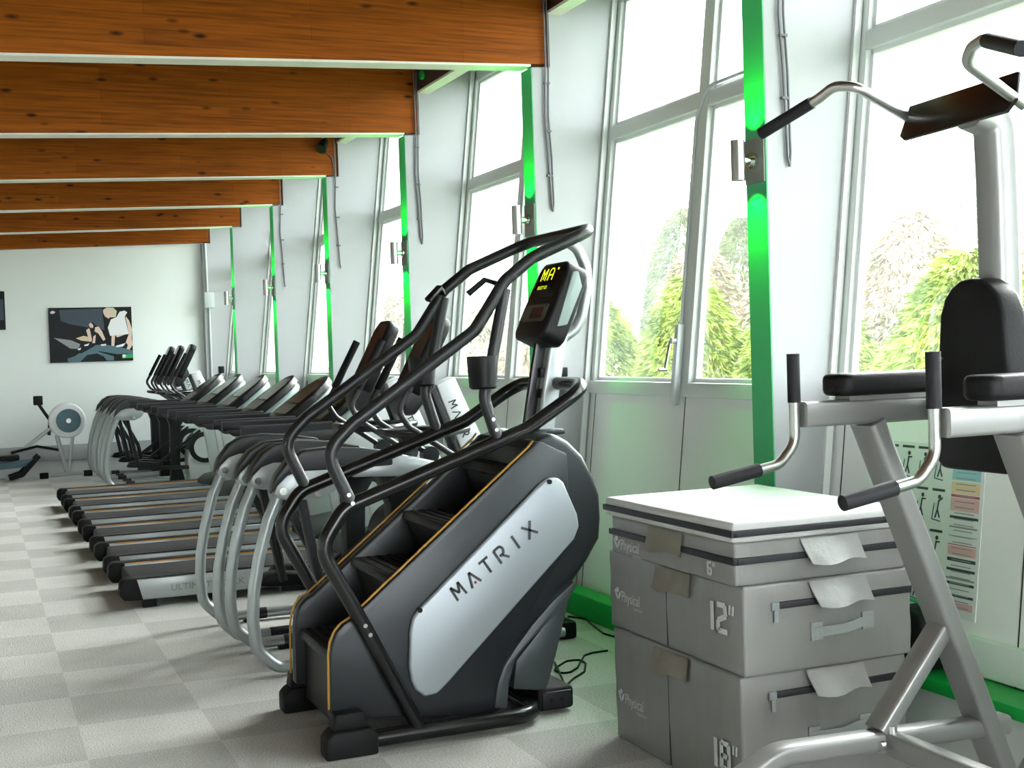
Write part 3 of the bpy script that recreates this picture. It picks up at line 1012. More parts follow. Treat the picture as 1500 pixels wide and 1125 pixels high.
# ------------------------------------------------------------------ suspension ellipticals
def make_elliptical(yc, dx, label, group):
    X = lambda x: x + dx
    t = thing('elliptical_trainer', label, 'elliptical trainer', (X(2.2), yc, 0), group)

    def P(pl):
        return [(X(a), b) for a, b in pl]
    for s in (-1, 1):
        y = yc + s * 0.31
        out = -1 if s < 0 else 1
        bm = B()
        pth = [(1.425, 0.95), (1.36, 0.81), (1.305, 0.62), (1.272, 0.45), (1.262, 0.30), (1.275, 0.15), (1.38, 0.045), (1.75, 0.045), (3.0, 0.045)]
        tube(bm, fillet([(X(a), y, b) for a, b in pth], 0.12, 5), 0.032, 14)
        rt = obj('rear_tube', bm, 'silver', t)
        bm = B()
        cyl(bm, (X(1.55), y, 0.045), (X(1.66), y, 0.045), 0.0345, 14)
        cyl(bm, (X(1.605), y - 0.034, 0.045), (X(1.605), y - 0.038, 0.045), 0.010, 10)
        obj('collar', bm, 'shroud', rt)
        # side plate and dark cover of the overhead arm
        bm = B()
        prism(bm, P([(1.385, 0.945), (1.40, 0.985), (1.455, 1.035), (1.52, 1.055), (1.78, 1.05), (1.70, 0.935), (1.62, 0.90), (1.46, 0.905), (1.41, 0.915)]), XZ, y - 0.045, y + 0.045)
        ap = obj('arm_plate', bm, 'silver', t, bevel=0.008)
        bm = B()
        cyl(bm, (X(1.43), y - 0.045, 0.955), (X(1.43), y - 0.058, 0.955), 0.020, 14)
        cyl(bm, (X(1.61), y - 0.045, 0.935), (X(1.61), y - 0.058, 0.935), 0.020, 14)
        obj('pivot_bolt', bm, 'chrome', ap)
        bm = B()
        prism(bm, P([(1.365, 0.94), (1.395, 1.03), (1.46, 1.11), (1.54, 1.155), (1.68, 1.165), (1.85, 1.15), (2.02, 1.12), (2.02, 1.05), (1.78, 1.045), (1.52, 1.05), (1.455, 1.03), (1.40, 0.98)]), XZ, y - 0.050, y + 0.050)
        obj('arm_cover', bm, 'shroud', t, bevel=0.018, bseg=3)
        bm = B()
        prism(bm, P([(1.80, 1.075), (2.00, 1.10), (2.15, 1.085), (2.52, 0.985), (2.52, 0.90), (2.10, 0.985), (1.80, 1.00)]), XZ, y - 0.042, y + 0.042)
        obj('overhead_arm', bm, 'silver', t, bevel=0.015, bseg=3)
        # swinging link and pedal
        ph = 0.06 * s
        bm = B()
        sweep(bm, [(X(1.53), y - 0.012 * out, 0.93), (X(1.66 + ph), y - 0.012 * out, 0.55), (X(1.70 + ph), y - 0.012 * out, 0.34)], rrect(0.045, 0.07, 0.012, 2), up=(0, 1, 0))
        obj('swing_link', bm, 'charcoal', t)
        yp = yc + s * 0.13
        bm = B()
        prism(bm, P([(1.58 + ph, 0.30), (1.62 + ph, 0.36), (1.70 + ph, 0.37), (1.98 + ph, 0.33), (2.02 + ph, 0.34), (2.02 + ph, 0.29), (1.98 + ph, 0.275), (1.66 + ph, 0.29)]), XZ, yp - 0.075, yp + 0.075)
        obj('pedal', bm, 'black', t, bevel=0.012)
        bm = B()
        sweep(bm, [(X(1.72 + ph), yp, 0.275), (X(2.55), yp, 0.30 + ph)], rrect(0.05, 0.06, 0.012, 2), up=(0, 1, 0))
        obj('pedal_arm', bm, 'charcoal', t)
        bm = B()
        sweep(bm, [(X(1.95 + ph), yp + 0.05 * out, 0.31), (X(2.45), yp + 0.05 * out, 0.66 - ph)], rrect(0.03, 0.055, 0.008, 2), up=(0, 1, 0))
        obj('crank_link', bm, 'charcoal', t)
        # moving arms
        ya = yc + s * 0.27
        bm = B()
        tube(bm, fillet([(X(2.44), ya, 1.04), (X(2.14), ya, 1.245), (X(2.085), ya, 1.335), (X(2.135), ya, 1.42), (X(2.15), ya, 1.45)], 0.07, 5), 0.0175, 10)
        ma = obj('moving_arm', bm, 'shroud', t)
        bm = B()
        tube(bm, [(X(2.14), ya, 1.43), (X(2.20), ya, 1.545), (X(2.295), ya, 1.72)], 0.0235, 12)
        obj('grip', bm, 'rubber', ma)
        bm = B()
        cyl(bm, (X(2.44), ya - 0.035, 1.04), (X(2.44), ya + 0.035, 1.04), 0.05, 18)
        obj('pivot_boss', bm, 'shroud', ma)
    # dark column between the overhead arms and the base
    bm = B()
    prism(bm, P([(2.02, 1.0), (2.32, 0.95), (2.27, 0.86), (2.22, 0.78), (2.20, 0.30), (2.26, 0.06), (2.07, 0.06), (2.09, 0.30), (2.09, 0.80)]), XZ, yc - 0.07, yc + 0.07)
    obj('upright', bm, 'charcoal', t, bevel=0.01)
    bm = B()
    box(bm, X(2.10), X(2.20), yc - 0.32, yc + 0.32, 0.90, 0.98)
    obj('cross_member', bm, 'charcoal', t, bevel=0.01)
    # front drive housing
    bm = B()
    prism(bm, P([(2.30, 0.06), (2.28, 0.35), (2.32, 0.55), (2.42, 0.70), (2.56, 0.77), (2.72, 0.76), (2.90, 0.66), (3.02, 0.45), (3.06, 0.20), (3.06, 0.06)]), XZ, yc - 0.17, yc + 0.17)
    hs = obj('drive_housing', bm, 'silver_lt', t, bevel=0.03, bseg=3)
    bm = B()
    cyl(bm, (X(2.50), yc - 0.20, 0.50), (X(2.50), yc + 0.20, 0.50), 0.20, 28)
    obj('crank_disc', bm, 'charcoal', hs)
    bm = B()
    cyl(bm, (X(2.50), yc - 0.215, 0.50), (X(2.50), yc + 0.215, 0.50), 0.14, 28)
    obj('disc_cover', bm, 'silver_lt', hs)
    bm = B()
    box(bm, X(2.98), X(3.08), yc - 0.33, yc + 0.33, 0.0, 0.10)
    obj('front_foot', bm, 'rubber', t, bevel=0.02)
    for s in (-1, 1):
        bm = B()
        box(bm, X(1.52), X(1.60), yc + s * 0.31 - 0.03, yc + s * 0.31 + 0.03, 0.0, 0.02)
        obj('rear_foot', bm, 'rubber', t)
    # mast with lettering
    d = Vector((-0.365, 0, 0.93)).normalized()
    base = Vector((X(2.77), yc, 0.62))
    fm = (base, d, Vector((d.z, 0, -d.x)), Vector((0, -1, 0)))
    bm = B()
    prism(bm, [(0, -0.07), (0.92, -0.055), (0.92, 0.065), (0, 0.10)], fm, -0.055, 0.055)
    ms = obj('mast', bm, 'whitep', t, bevel=0.012)
    bm = B()
    prism(bm, [(0, -0.115), (0.92, -0.095), (0.92, -0.055), (0, -0.065)], fm, -0.045, 0.045)
    obj('mast_front', bm, 'shroud', ms, bevel=0.008)
    bm = B()
    st = base + d * 0.80 + Vector((d.z, 0, -d.x)) * 0.0 + Vector((0, -0.0555, 0))
    brand(bm, (st + Vector((d.z, 0, -d.x)) * -0.03, -d, Vector((d.z, 0, -d.x)), Vector((0, -1, 0))), 0.046, 0.060, 0.007, 0.0, 0.002, 0.85)
    obj('lettering', bm, 'ink', ms)
    # fixed handlebar loop
    bm = B()
    lp = [(X(2.56), yc - 0.05, 1.20), (X(2.36), yc - 0.24, 1.19), (X(2.14), yc - 0.22, 1.19), (X(2.08), yc - 0.08, 1.20), (X(2.08), yc + 0.08, 1.20), (X(2.14), yc + 0.22, 1.19), (X(2.36), yc + 0.24, 1.19), (X(2.56), yc + 0.05, 1.20)]
    tube(bm, fillet(lp, 0.09, 5), 0.020, 12)
    obj('handlebar', bm, 'shroud', t)
    bm = B()
    prism(bm, rrect(0.26, 0.16, 0.05, 4, X(2.40), yc), XY, 1.205, 1.225)
    obj('accessory_tray', bm, 'black', t, bevel=0.006)
    # console
    f0, f1 = Vector((X(2.19), yc, 1.43)), Vector((X(2.39), yc, 1.82))
    u = (f1 - f0).normalized()
    n = Vector((-u.z, 0, u.x))
    Hc = (f1 - f0).length
    fside = (f0, u, -n, Vector((0, -1, 0)))
    fface = (f0, Vector((0, -1, 0)), u, n)
    bm = B()
    prism(bm, rrect(0.30, Hc + 0.06, 0.085, 6, 0, Hc / 2), fface, -0.075, 0.0)
    cn_ = obj('console', bm, 'black', t, bevel=0.014, bseg=2)
    bm = B()
    prism(bm, rrect(0.22, Hc - 0.06, 0.05, 5, 0, Hc / 2 + 0.03), fface, 0.0, 0.003)
    obj('display', bm, 'screen2', cn_)
    bm = B()
    prism(bm, [(-0.06, 0.0), (0.06, -0.01), (0.16, 0.07), (0.10, 0.14), (-0.10, 0.10), (-0.13, 0.05)], fside, -0.13, 0.13)
    obj('console_cowl', bm, 'shroud', t, bevel=0.02, bseg=2)
    return t


GE = 'suspension elliptical trainers'
eA = make_elliptical(6.795, 0.0, 'nearest elliptical trainer, directly behind the black stair climber', GE)
dup(eA, (-0.03, 0.835, 0), 'second elliptical trainer, standing between the nearest one and the treadmills', GE)
dup(eA, (0.23, 10.19, 0), 'elliptical trainer just beyond the farthest treadmill, first of the far trio', GE)
dup(eA, (0.23, 11.19, 0), 'middle elliptical trainer of the far trio in front of the far wall', GE)
dup(eA, (0.23, 12.10, 0), 'last elliptical trainer of the far trio, closest to the far wall', GE)


# ------------------------------------------------------------------ treadmills
def make_treadmill(yc, label, group):
    t = thing('treadmill', label, 'treadmill', (1.9, yc, 0), group)
    hw = 0.43
    for s in (-1, 1):
        y0 = yc + s * hw
        a, b = (y0, y0 + 0.10) if s < 0 else (y0 - 0.10, y0)
        bm = B()
        prism(bm, [(0.97, 0.055), (2.55, 0.055), (2.55, 0.195), (0.94, 0.195)], XZ, a, b)
        sr = obj('side_rail', bm, 'silver', t, bevel=0.008)
        bm = B()
        box(bm, 0.93, 2.5, a + 0.008, b - 0.008, 0.195, 0.203)
        obj('foot_rail', bm, 'charcoal', sr)
        bm = B()
        yi = b if s < 0 else a
        box(bm, 0.98, 2.5, yi - 0.003, yi + 0.003, 0.187, 0.197)
        obj('trim_line', bm, 'orange', sr)
        bm = B()
        prism(bm, [(0.83, 0.10), (0.86, 0.06), (0.985, 0.052), (0.945, 0.20), (0.87, 0.205), (0.835, 0.18)], XZ, a - 0.006, b + 0.006)
        obj('end_cap', bm, 'rubber', t, bevel=0.012)
        for fx0 in (0.98, 2.5):
            bm = B()
            box(bm, fx0, fx0 + 0.09, a + 0.02, b - 0.02, 0.0, 0.06)
            obj('foot', bm, 'rubber', t)
        # leaning upright with its wing behind the console
        ya, yb = (y0 - 0.005, y0 + 0.055) if s < 0 else (y0 - 0.055, y0 + 0.005)
        bm = B()
        prism(bm, [(2.62, 0.14), (2.86, 0.14), (2.80, 0.40), (2.64, 1.02), (2.83, 1.33), (2.75, 1.385), (2.46, 1.12), (2.32, 1.07), (2.36, 0.99), (2.50, 0.96)], XZ, ya, yb)
        up = obj('upright', bm, 'silver_lt', t, bevel=0.008)
        # padded handle and its side cover
        yh = yc + s * 0.37
        bm = B()
        sweep(bm, [(1.68, yh, 1.135), (2.32, yh, 1.135)], rrect(0.075, 0.055, 0.02, 4), up=(0, 1, 0))
        hd = obj('handle', bm, 'charcoal', t, bevel=0.0)
        bm = B()
        prism(bm, [(1.70, 1.108), (1.76, 1.06), (2.02, 1.04), (2.42, 1.04), (2.48, 1.11), (2.30, 1.125)], XZ, yh - 0.028, yh + 0.028)
        obj('handle_bracket', bm, 'shroud', hd, bevel=0.008)
    bm = B()
    box(bm, 0.92, 2.5, yc - hw + 0.09, yc + hw - 0.09, 0.08, 0.175)
    obj('belt', bm, 'belt', t, bevel=0.02, bseg=3)
    bm = B()
    prism(bm, [(2.42, 0.08), (2.42, 0.20), (2.52, 0.27), (2.80, 0.31), (2.95, 0.24), (2.98, 0.06)], XZ, yc - hw + 0.01, yc + hw - 0.01)
    obj('motor_cover', bm, 'shroud', t, bevel=0.02, bseg=3)
    bm = B()
    tube(bm, [(2.40, yc - 0.36, 1.10), (2.40, yc + 0.36, 1.10)], 0.03, 12)
    cb = obj('cross_bar', bm, 'black', t)
    bm = B()
    prism(bm, [(2.14, 1.105), (2.42, 1.105), (2.44, 1.15), (2.16, 1.14)], XZ, yc - 0.30, yc + 0.30)
    tr = obj('tray', bm, 'black', t, bevel=0.008)
    bm = B()
    cyl(bm, (2.18, yc - 0.16, 1.14), (2.18, yc - 0.16, 1.158), 0.022, 12)
    obj('safety_key', bm, 'orange', tr)
    # console
    f0, f1 = Vector((2.24, yc, 1.15)), Vector((2.68, yc, 1.475))
    u = (f1 - f0).normalized()
    n = Vector((-u.z, 0, u.x))
    Hc = (f1 - f0).length
    ff = (f0, Vector((0, -1, 0)), u, n)
    outl = [(-0.28, 0.0), (0.28, 0.0), (0.295, 0.10), (0.28, 0.30), (0.235, 0.42), (0.165, 0.495), (0.09, 0.535), (0.0, Hc), (-0.09, 0.535), (-0.165, 0.495), (-0.235, 0.42), (-0.28, 0.30), (-0.295, 0.10)]
    bm = B(); prism(bm, outl, ff, -0.065, 0.0)
    cn_ = obj('console', bm, 'black', t, bevel=0.012)
    bm = B(); prism(bm, [(-0.19, 0.19), (0.19, 0.19), (0.20, 0.40), (0.14, 0.48), (-0.14, 0.48), (-0.20, 0.40)], ff, 0.0, 0.003)
    obj('display', bm, 'screen', cn_)
    bm = B(); prism(bm, rrect(0.40, 0.12, 0.01, 3, 0, 0.11), ff, 0.0, 0.004)
    obj('keypad', bm, 'lcd', cn_)
    bm = B()
    prism(bm, [(p[0] * 0.88, p[1] * 0.97) for p in outl], ff, -0.13, -0.06)
    obj('console_back', bm, 'backgrey', t, bevel=0.045, bseg=4, angle=60)
    return t


TC = [15.19, 13.97, 12.74, 11.48, 10.28, 9.17]
TL = ['farthest treadmill in the row, next to the far ellipticals, a small box on its screen',
      'second farthest treadmill in the row, its back screen beside the thin fifth fin',
      'third treadmill from the far end of the row',
      'third treadmill from the near end of the row',
      'second treadmill from the near end of the row, an orange safety key under its screen',
      'nearest treadmill, its whole silver side rail in view behind the curved elliptical tubes']
GT = 'treadmills in a row facing the windows'
t0 = make_treadmill(TC[5], TL[5], GT)
for yc, lb in zip(TC[:5], TL[:5]):
    dup(t0, (0, yc - TC[5], 0), lb, GT)
# deck lettering seen only on the nearest treadmill
near_rail = [o for o in COL.objects if o.parent == t0 and o.name.startswith('side_rail')][0]
bm = B()
text_bm(bm, 'ULTIMATE DECK', 0.06, ((1.16, TC[5] - 0.4305, 0.10), (1, 0, 0), (0, 0, 1), (0, -1, 0)), 0.0015, squeeze=1.1)
o = obj('deck_lettering', bm, 'plate', near_rail)
# the small box on the farthest screen
t = tag(obj('media_box', (lambda b: (box(b, 2.66, 2.72, TC[0] - 0.07, TC[0] + 0.02, 1.47, 1.55), b)[1])(B()), 'black', None, bevel=0.006),
        'small black box standing on top of the farthest treadmill screen', 'receiver')

# ------------------------------------------------------------------ rowing machine
t = thing('rowing_machine', 'rowing machine with a white-rimmed round flywheel against the far wall', 'rowing machine', (0.95, 19.45, 0))
yr = 19.45
bm = B()
n = 32
cyl(bm, (1.22, yr - 0.10, 0.82), (1.22, yr + 0.10, 0.82), 0.255, n)
fw = obj('flywheel_cage', bm, 'whitep', t, bevel=0.03, bseg=3)
bm = B()
cyl(bm, (1.235, yr - 0.115, 0.82), (1.235, yr - 0.10, 0.82), 0.17, n)
obj('mesh_screen', bm, 'p_steel', fw)
bm = B()
cyl(bm, (1.235, yr - 0.125, 0.82), (1.235, yr - 0.11, 0.82), 0.035, 16)
obj('hub', bm, 'chrome', fw)
bm = B()
sweep(bm, [(1.07, yr, 0.62), (1.19, yr, 0.08)], rrect(0.06, 0.05, 0.012, 2), up=(0, 1, 0))
sweep(bm, [(1.29, yr, 0.60), (1.22, yr, 0.08)], rrect(0.05, 0.05, 0.012, 2), up=(0, 1, 0))
obj('front_leg', bm, 'silver', t)
bm = B()
sweep(bm, [(0.86, yr, 0.05), (1.50, yr, 0.05)], rrect(0.05, 0.05, 0.01, 2), up=(0, 0, 1))
fb = obj('foot_bar', bm, 'silver', t)
for x in (0.88, 1.48):
    bm = B(); box(bm, x - 0.06, x + 0.06, yr - 0.04, yr + 0.04, 0.0, 0.085)
    obj('end_cap', bm, 'rubber', fb, bevel=0.01)
bm = B()
sweep(bm, [(0.62, yr, 0.44), (0.90, yr, 0.65), (1.08, yr, 0.78)], rrect(0.05, 0.06, 0.012, 2), up=(0, 1, 0))
obj('neck', bm, 'silver', t)
bm = B()
sweep(bm, [(0.97, yr, 0.62), (0.985, yr, 0.84), (0.84, yr, 1.08)], rrect(0.045, 0.04, 0.01, 2), up=(0, 1, 0))
ar = obj('monitor_arm', bm, 'black', t)
bm = B(); box(bm, 0.775, 0.90, yr - 0.09, yr + 0.03, 1.06, 1.19)
obj('monitor', bm, 'black', ar, bevel=0.01)
bm = B()
sweep(bm, [(0.45, yr - 0.05, 0.40), (0.80, yr, 0.47), (1.10, yr, 0.40)], rrect(0.04, 0.035, 0.01, 2), up=(0, 1, 0))
obj('handle_hook', bm, 'black', t)
bm = B()
prism(bm, [(-0.9, 0.08), (0.75, 0.20), (0.75, 0.30), (-0.9, 0.18)], XZ, yr - 0.05, yr + 0.05)
obj('monorail', bm, 'p_steel', t, bevel=0.01)
for s in (-1, 1):
    bm = B()
    prism(bm, [(0.55, 0.12), (0.80, 0.36), (0.84, 0.33), (0.60, 0.06), (0.42, 0.02), (0.40, 0.07)], XZ, yr + s * 0.16 - 0.055, yr + s * 0.16 + 0.055)
    obj('footplate', bm, 'black', t, bevel=0.01)
bm = B(); prism(bm, rrect(0.28, 0.30, 0.06, 4, 0.42, yr), XY, 0.295, 0.36)
obj('seat', bm, 'black', t, bevel=0.015)
bm = B(); box(bm, -0.95, -0.80, yr - 0.16, yr + 0.16, 0.0, 0.14)
obj('rear_leg', bm, 'rubber', t, bevel=0.01)

# ------------------------------------------------------------------ prints on the far wall
PX0, PX1, PZ0, PZ1 = 1.055, 2.235, 1.655, 2.465
PW, PH = PX1 - PX0, PZ1 - PZ0
t = thing('wall_print', 'large dark photo print of two people leaning over equipment on the far wall', 'poster', (1.645, WALL_Y - 0.02, 2.06))
bm = B(); box(bm, PX0, PX1, WALL_Y - 0.025, WALL_Y - 0.001, PZ0, PZ1)
bd = obj('board', bm, 'p_black', t)
mats = ['p_black', 'p_blue', 'p_steel', 'p_skin', 'p_white', 'p_blond', 'p_green', 'p_grey', 'p_sand']
bm = B()
fp = (Vector((PX0, WALL_Y - 0.025, PZ0)), Vector((1, 0, 0)), Vector((0, 0, 1)), Vector((0, -1, 0)))
lay = [0]


def pic(mi, pts):
    """flat printed patch; pts in zoomed-print units (0..1180 across, 0..790 down)"""
    lay[0] += 1
    d = 0.0004 + 0.00012 * lay[0]
    vs_ = [bm.verts.new(fp[0] + fp[1] * (x / 1180 * PW) + fp[2] * ((790 - y) / 790 * PH) + fp[3] * d) for x, y in pts]
    bm.faces.new(vs_).material_index = mi


pic(1, [(150, 30), (760, 20), (780, 330), (600, 300), (300, 240), (170, 190)])
pic(7, [(20, 60), (60, 35), (105, 60), (70, 90), (30, 85)])
pic(4, [(28, 60), (60, 42), (98, 60), (65, 82), (34, 78)])
pic(7, [(60, 430), (300, 470), (430, 530), (400, 600), (290, 590)])
pic(8, [(370, 445), (480, 410), (600, 440), (590, 500), (450, 480)])
pic(3, [(520, 330), (560, 300), (600, 360), (590, 500), (560, 490)])
pic(0, [(560, 240), (610, 215), (680, 280), (760, 330), (780, 470), (640, 520), (600, 480)])
pic(3, [(560, 250), (590, 220), (625, 260), (620, 300), (580, 295)])
pic(3, [(650, 290), (700, 280), (745, 350), (790, 470), (760, 490), (690, 380), (640, 350)])
pic(3, [(620, 420), (655, 400), (640, 520), (600, 520)])
pic(5, [(770, 40), (830, 5), (920, 10), (970, 60), (950, 150), (860, 150)])
pic(3, [(770, 60), (800, 20), (860, 40), (880, 110), (850, 170), (800, 140), (780, 100)])
pic(4, [(880, 180), (960, 150), (1010, 70), (1080, 55), (1120, 80), (1080, 140), (1100, 250), (1130, 400), (860, 420), (830, 300)])
pic(3, [(1090, 130), (1140, 200), (1180, 330), (1170, 460), (1180, 560), (1130, 630), (1080, 640), (1110, 560), (1080, 520), (1130, 400), (1110, 260)])
pic(3, [(880, 415), (930, 415), (915, 560), (900, 600), (870, 590)])
pic(3, [(930, 410), (1080, 405), (960, 445)])
pic(2, [(350, 700), (560, 560), (760, 540), (1000, 590), (1170, 640), (1175, 690), (950, 690), (700, 640), (560, 640), (400, 720)])
pic(0, [(330, 670), (480, 560), (600, 540), (640, 560), (450, 660)])
pic(4, [(390, 600), (440, 580), (430, 610), (400, 620)])
pic(4, [(480, 545), (560, 520), (540, 555), (490, 560)])
pic(4, [(720, 540), (800, 535), (790, 560), (730, 565)])
pic(4, [(930, 570), (1080, 530), (1040, 580), (950, 590)])
pic(2, [(240, 735), (560, 630), (620, 625), (720, 660), (900, 720), (900, 780), (250, 785)])
pic(0, [(420, 785), (520, 690), (660, 670), (760, 720), (800, 785)])
pic(6, [(1020, 700), (1175, 690), (1178, 750), (1020, 755)])
pic(4, [(1025, 705), (1055, 695), (1080, 715), (1060, 745), (1030, 740)])
obj('photo_print', bm, mats, bd)
t = tag(obj('wall_picture', (lambda b: (box(b, 0.0, 0.465, WALL_Y - 0.025, WALL_Y - 0.001, 2.16, 2.72), b)[1])(B()), 'p_black', None),
        'dark picture cut off at the far left end of the far wall', 'picture')
bm = B(); box(bm, 0.02, 0.445, WALL_Y - 0.0265, WALL_Y - 0.025, 2.30, 2.60)
o = obj('picture_print', bm, 'p_blue', t)

# ------------------------------------------------------------------ foam jump boxes
def zigzag(bm, x0, x1, z, y, h):
    box(bm, x0, x1, y - 0.003, y + 0.004, z - h / 2, z + h / 2)


def logo(bm, y0, z0, x, size):
    """three-petal mark and wordmark on the -X face; text runs from far to near"""
    f_ = ((x, y0, z0), (0, -1, 0), (0, 0, 1), (-1, 0, 0))
    text_bm(bm, 'Physical', size, ((x, y0 - size * 1.0, z0), (0, -1, 0), (0, 0, 1), (-1, 0, 0)), 0.0025, squeeze=0.82)
    text_bm(bm, 'COMPANY', size * 0.24, ((x, y0 - size * 2.6, z0 - size * 0.36), (0, -1, 0), (0, 0, 1), (-1, 0, 0)), 0.0025, squeeze=1.1)
    prism(bm, ell(size * 0.17, size * 0.17, 10, size * 0.42, size * 0.66), f_, 0.0, 0.002)
    prism(bm, [(a * size, b * size) for a, b in ((0.05, 0.55), (0.2, 0.25), (0.42, 0.02), (0.40, 0.22), (0.25, 0.48), (0.12, 0.68))], f_, 0.0, 0.002)
    prism(bm, [(a * size, b * size) for a, b in ((0.50, 0.02), (0.74, 0.20), (0.88, 0.62), (0.74, 0.55), (0.56, 0.35))], f_, 0.0, 0.002)


DIG = {'1': [((0.5, 0), (0.5, 1))], '2': [((0.05, 0.95), (0.8, 0.95)), ((0.8, 0.95), (0.9, 0.6)), ((0.9, 0.6), (0.1, 0.4)), ((0.1, 0.4), (0.1, 0.05)), ((0.1, 0.06), (1.0, 0.06))],
       '6': [((0.85, 0.94), (0.1, 0.94)), ((0.1, 0.94), (0.1, 0.06)), ((0.1, 0.06), (0.85, 0.06)), ((0.85, 0.06), (0.85, 0.48)), ((0.85, 0.48), (0.1, 0.48))],
       '8': [((0.1, 0.06), (0.1, 0.94)), ((0.1, 0.94), (0.85, 0.94)), ((0.85, 0.94), (0.85, 0.06)), ((0.85, 0.06), (0.1, 0.06)), ((0.1, 0.5), (0.85, 0.5))]}


def number(bm, s, y0, z0, x, h, w):
    f_ = ((x, y0, z0), (0, -1, 0.0), (0.0, 0, 1), (-1, 0, 0))
    xo = 0
    for ch in s:
        cw = h * (0.42 if ch == '1' else 0.62)
        strokes(bm, [((xo + a[0] * cw, a[1] * h), (xo + b[0] * cw, b[1] * h)) for a, b in DIG[ch]], w, f_, 0.0, 0.002)
        xo += cw + h * 0.10
    for k in (0, 1):
        strokes(bm, [((xo + h * (0.06 + 0.20 * k), h * 0.70), (xo + h * (0.10 + 0.20 * k), h * 1.02))], w * 0.5, f_, 0.0, 0.002)


def plyo(label, x0, x1, y0, y1, z0, z1, num, numpos, logopos, zipz, flapz, strapz, zip_from=0.0, seam=True):
    t = thing('jump_box', label, 'foam box', ((x0 + x1) / 2, (y0 + y1) / 2, z0), 'stacked grey foam jump boxes')
    bm = B()
    # panelled body: subdivided sides that sag a little, so the fabric looks soft
    nx, ny, nz = 10, 12, max(2, int((z1 - z0) / 0.06))
    bmesh.ops.create_cube(bm, size=1.0)
    bmesh.ops.subdivide_edges(bm, edges=bm.edges[:], cuts=7, use_grid_fill=True)
    for v in bm.verts:
        x, y, z = v.co
        px, py, pz = x0 + (x + .5) * (x1 - x0), y0 + (y + .5) * (y1 - y0), z0 + (z + .5) * (z1 - z0)
        edge = max(abs(x), abs(y)) > 0.49
        k = 0.006 * (math.cos(x * PI) * math.cos(z * PI) if abs(y) > 0.49 else math.cos(y * PI) * math.cos(z * PI) if abs(x) > 0.49 else 0)
        wob = 0.0035 * math.sin(px * 31 + pz * 23) * math.sin(py * 27 + pz * 17) if edge else 0
        if abs(y) > 0.49:
            py += (1 if y > 0 else -1) * (k + wob)
        if abs(x) > 0.49:
            px += (1 if x > 0 else -1) * (k + wob * 0.6)
        v.co = (px, py, pz)
    bd = obj('cover', bm, 'vinyl' if num else 'vinyl_lit', t, bevel=0.010, bseg=3, angle=55)
    if num:
        bm = B(); number(bm, num, numpos[0], numpos[1], x0 - 0.0075, numpos[2], numpos[2] * 0.19)
        obj('size_number', bm, 'decal', bd)
    if logopos:
        bm = B(); logo(bm, logopos[0], logopos[1], x0 - 0.0075, 0.062)
        obj('wordmark', bm, 'decal', bd)
    if zipz is not None:
        bm = B()
        h = 0.024
        box(bm, x0 + zip_from, x1 - 0.004, y0 - 0.0135, y0 + 0.01, zipz - h / 2, zipz + h / 2)
        if zip_from == 0.0:
            box(bm, x0 - 0.0135, x0 + 0.01, y0 - 0.0135, y1, zipz - h / 2, zipz + h / 2)
        zp = obj('zip', bm, 'zip', t, bevel=0.003)
        if zip_from > 0:
            bm = B()
            box(bm, x0 + zip_from - 0.02, x0 + zip_from + 0.01, y0 - 0.016, y0 - 0.008, zipz - 0.014, zipz + 0.014)
            prism(bm, rrect(0.016, 0.045, 0.006, 3, x0 + zip_from - 0.004, zipz - 0.035), XZ, y0 - 0.017, y0 - 0.013)
            obj('zip_pull', bm, 'silver', zp)
    if flapz is not None:
        # loose flap hanging out from the seam above, near side and left side
        for side in ('near', 'left'):
            bm = B()
            nn = 8
            rows = []
            for a in range(6):
                row = []
                for b in range(nn + 1):
                    s, q = b / nn, a / 5
                    out = 0.012 + 0.055 * q ** 1.4 * (0.8 + 0.4 * math.sin(s * 5)) * (1.0 if side == 'near' else 0.5)
                    dz = -0.085 * q - 0.006 * math.sin(s * 7) * q
                    if side == 'near':
                        row.append(Vector((x0 + 0.27 + s * 0.25 + 0.02 * q, y0 - out, flapz + dz)))
                    else:
                        row.append(Vector((x0 - out, y0 + 0.60 - s * 0.26, flapz + dz)))
                rows.append(row)
            for off in (0.0, 0.006):
                g = [[bm.verts.new(p + (Vector((0, off, 0.002)) if side == 'near' else Vector((off, 0, 0.002)))) for p in row] for row in rows]
                for a in range(5):
                    for b in range(nn):
                        bm.faces.new((g[a][b], g[a][b + 1], g[a + 1][b + 1], g[a + 1][b]))
            obj('flap', bm, 'vinyl2' if side == 'near' else 'vinylw', t)
    if strapz is not None:
        bm = B()
        pts = [(x0 + 0.29, y0 - 0.012, strapz - 0.008), (x0 + 0.33, y0 - 0.014, strapz - 0.006), (x0 + 0.41, y0 - 0.035, strapz), (x0 + 0.49, y0 - 0.014, strapz + 0.008), (x0 + 0.53, y0 - 0.012, strapz + 0.010)]
        sweep(bm, pts, rrect(0.004, 0.036, 0.001, 1), up=(0, 0, 1))
        box(bm, x0 + 0.275, x0 + 0.325, y0 - 0.013, y0 - 0.004, strapz - 0.035, strapz + 0.03)
        box(bm, x0 + 0.50, x0 + 0.55, y0 - 0.013, y0 - 0.004, strapz - 0.018, strapz + 0.045)
        obj('carry_strap', bm, 'strap', t)
    if seam:
        bm = B()
        yy = y0 + (y1 - y0) * 0.52
        box(bm, x0 - 0.0080, x0, yy - 0.001, yy + 0.001, z0 + 0.01, z1 - 0.02)
        obj('seam', bm, 'seam', t)
    return t


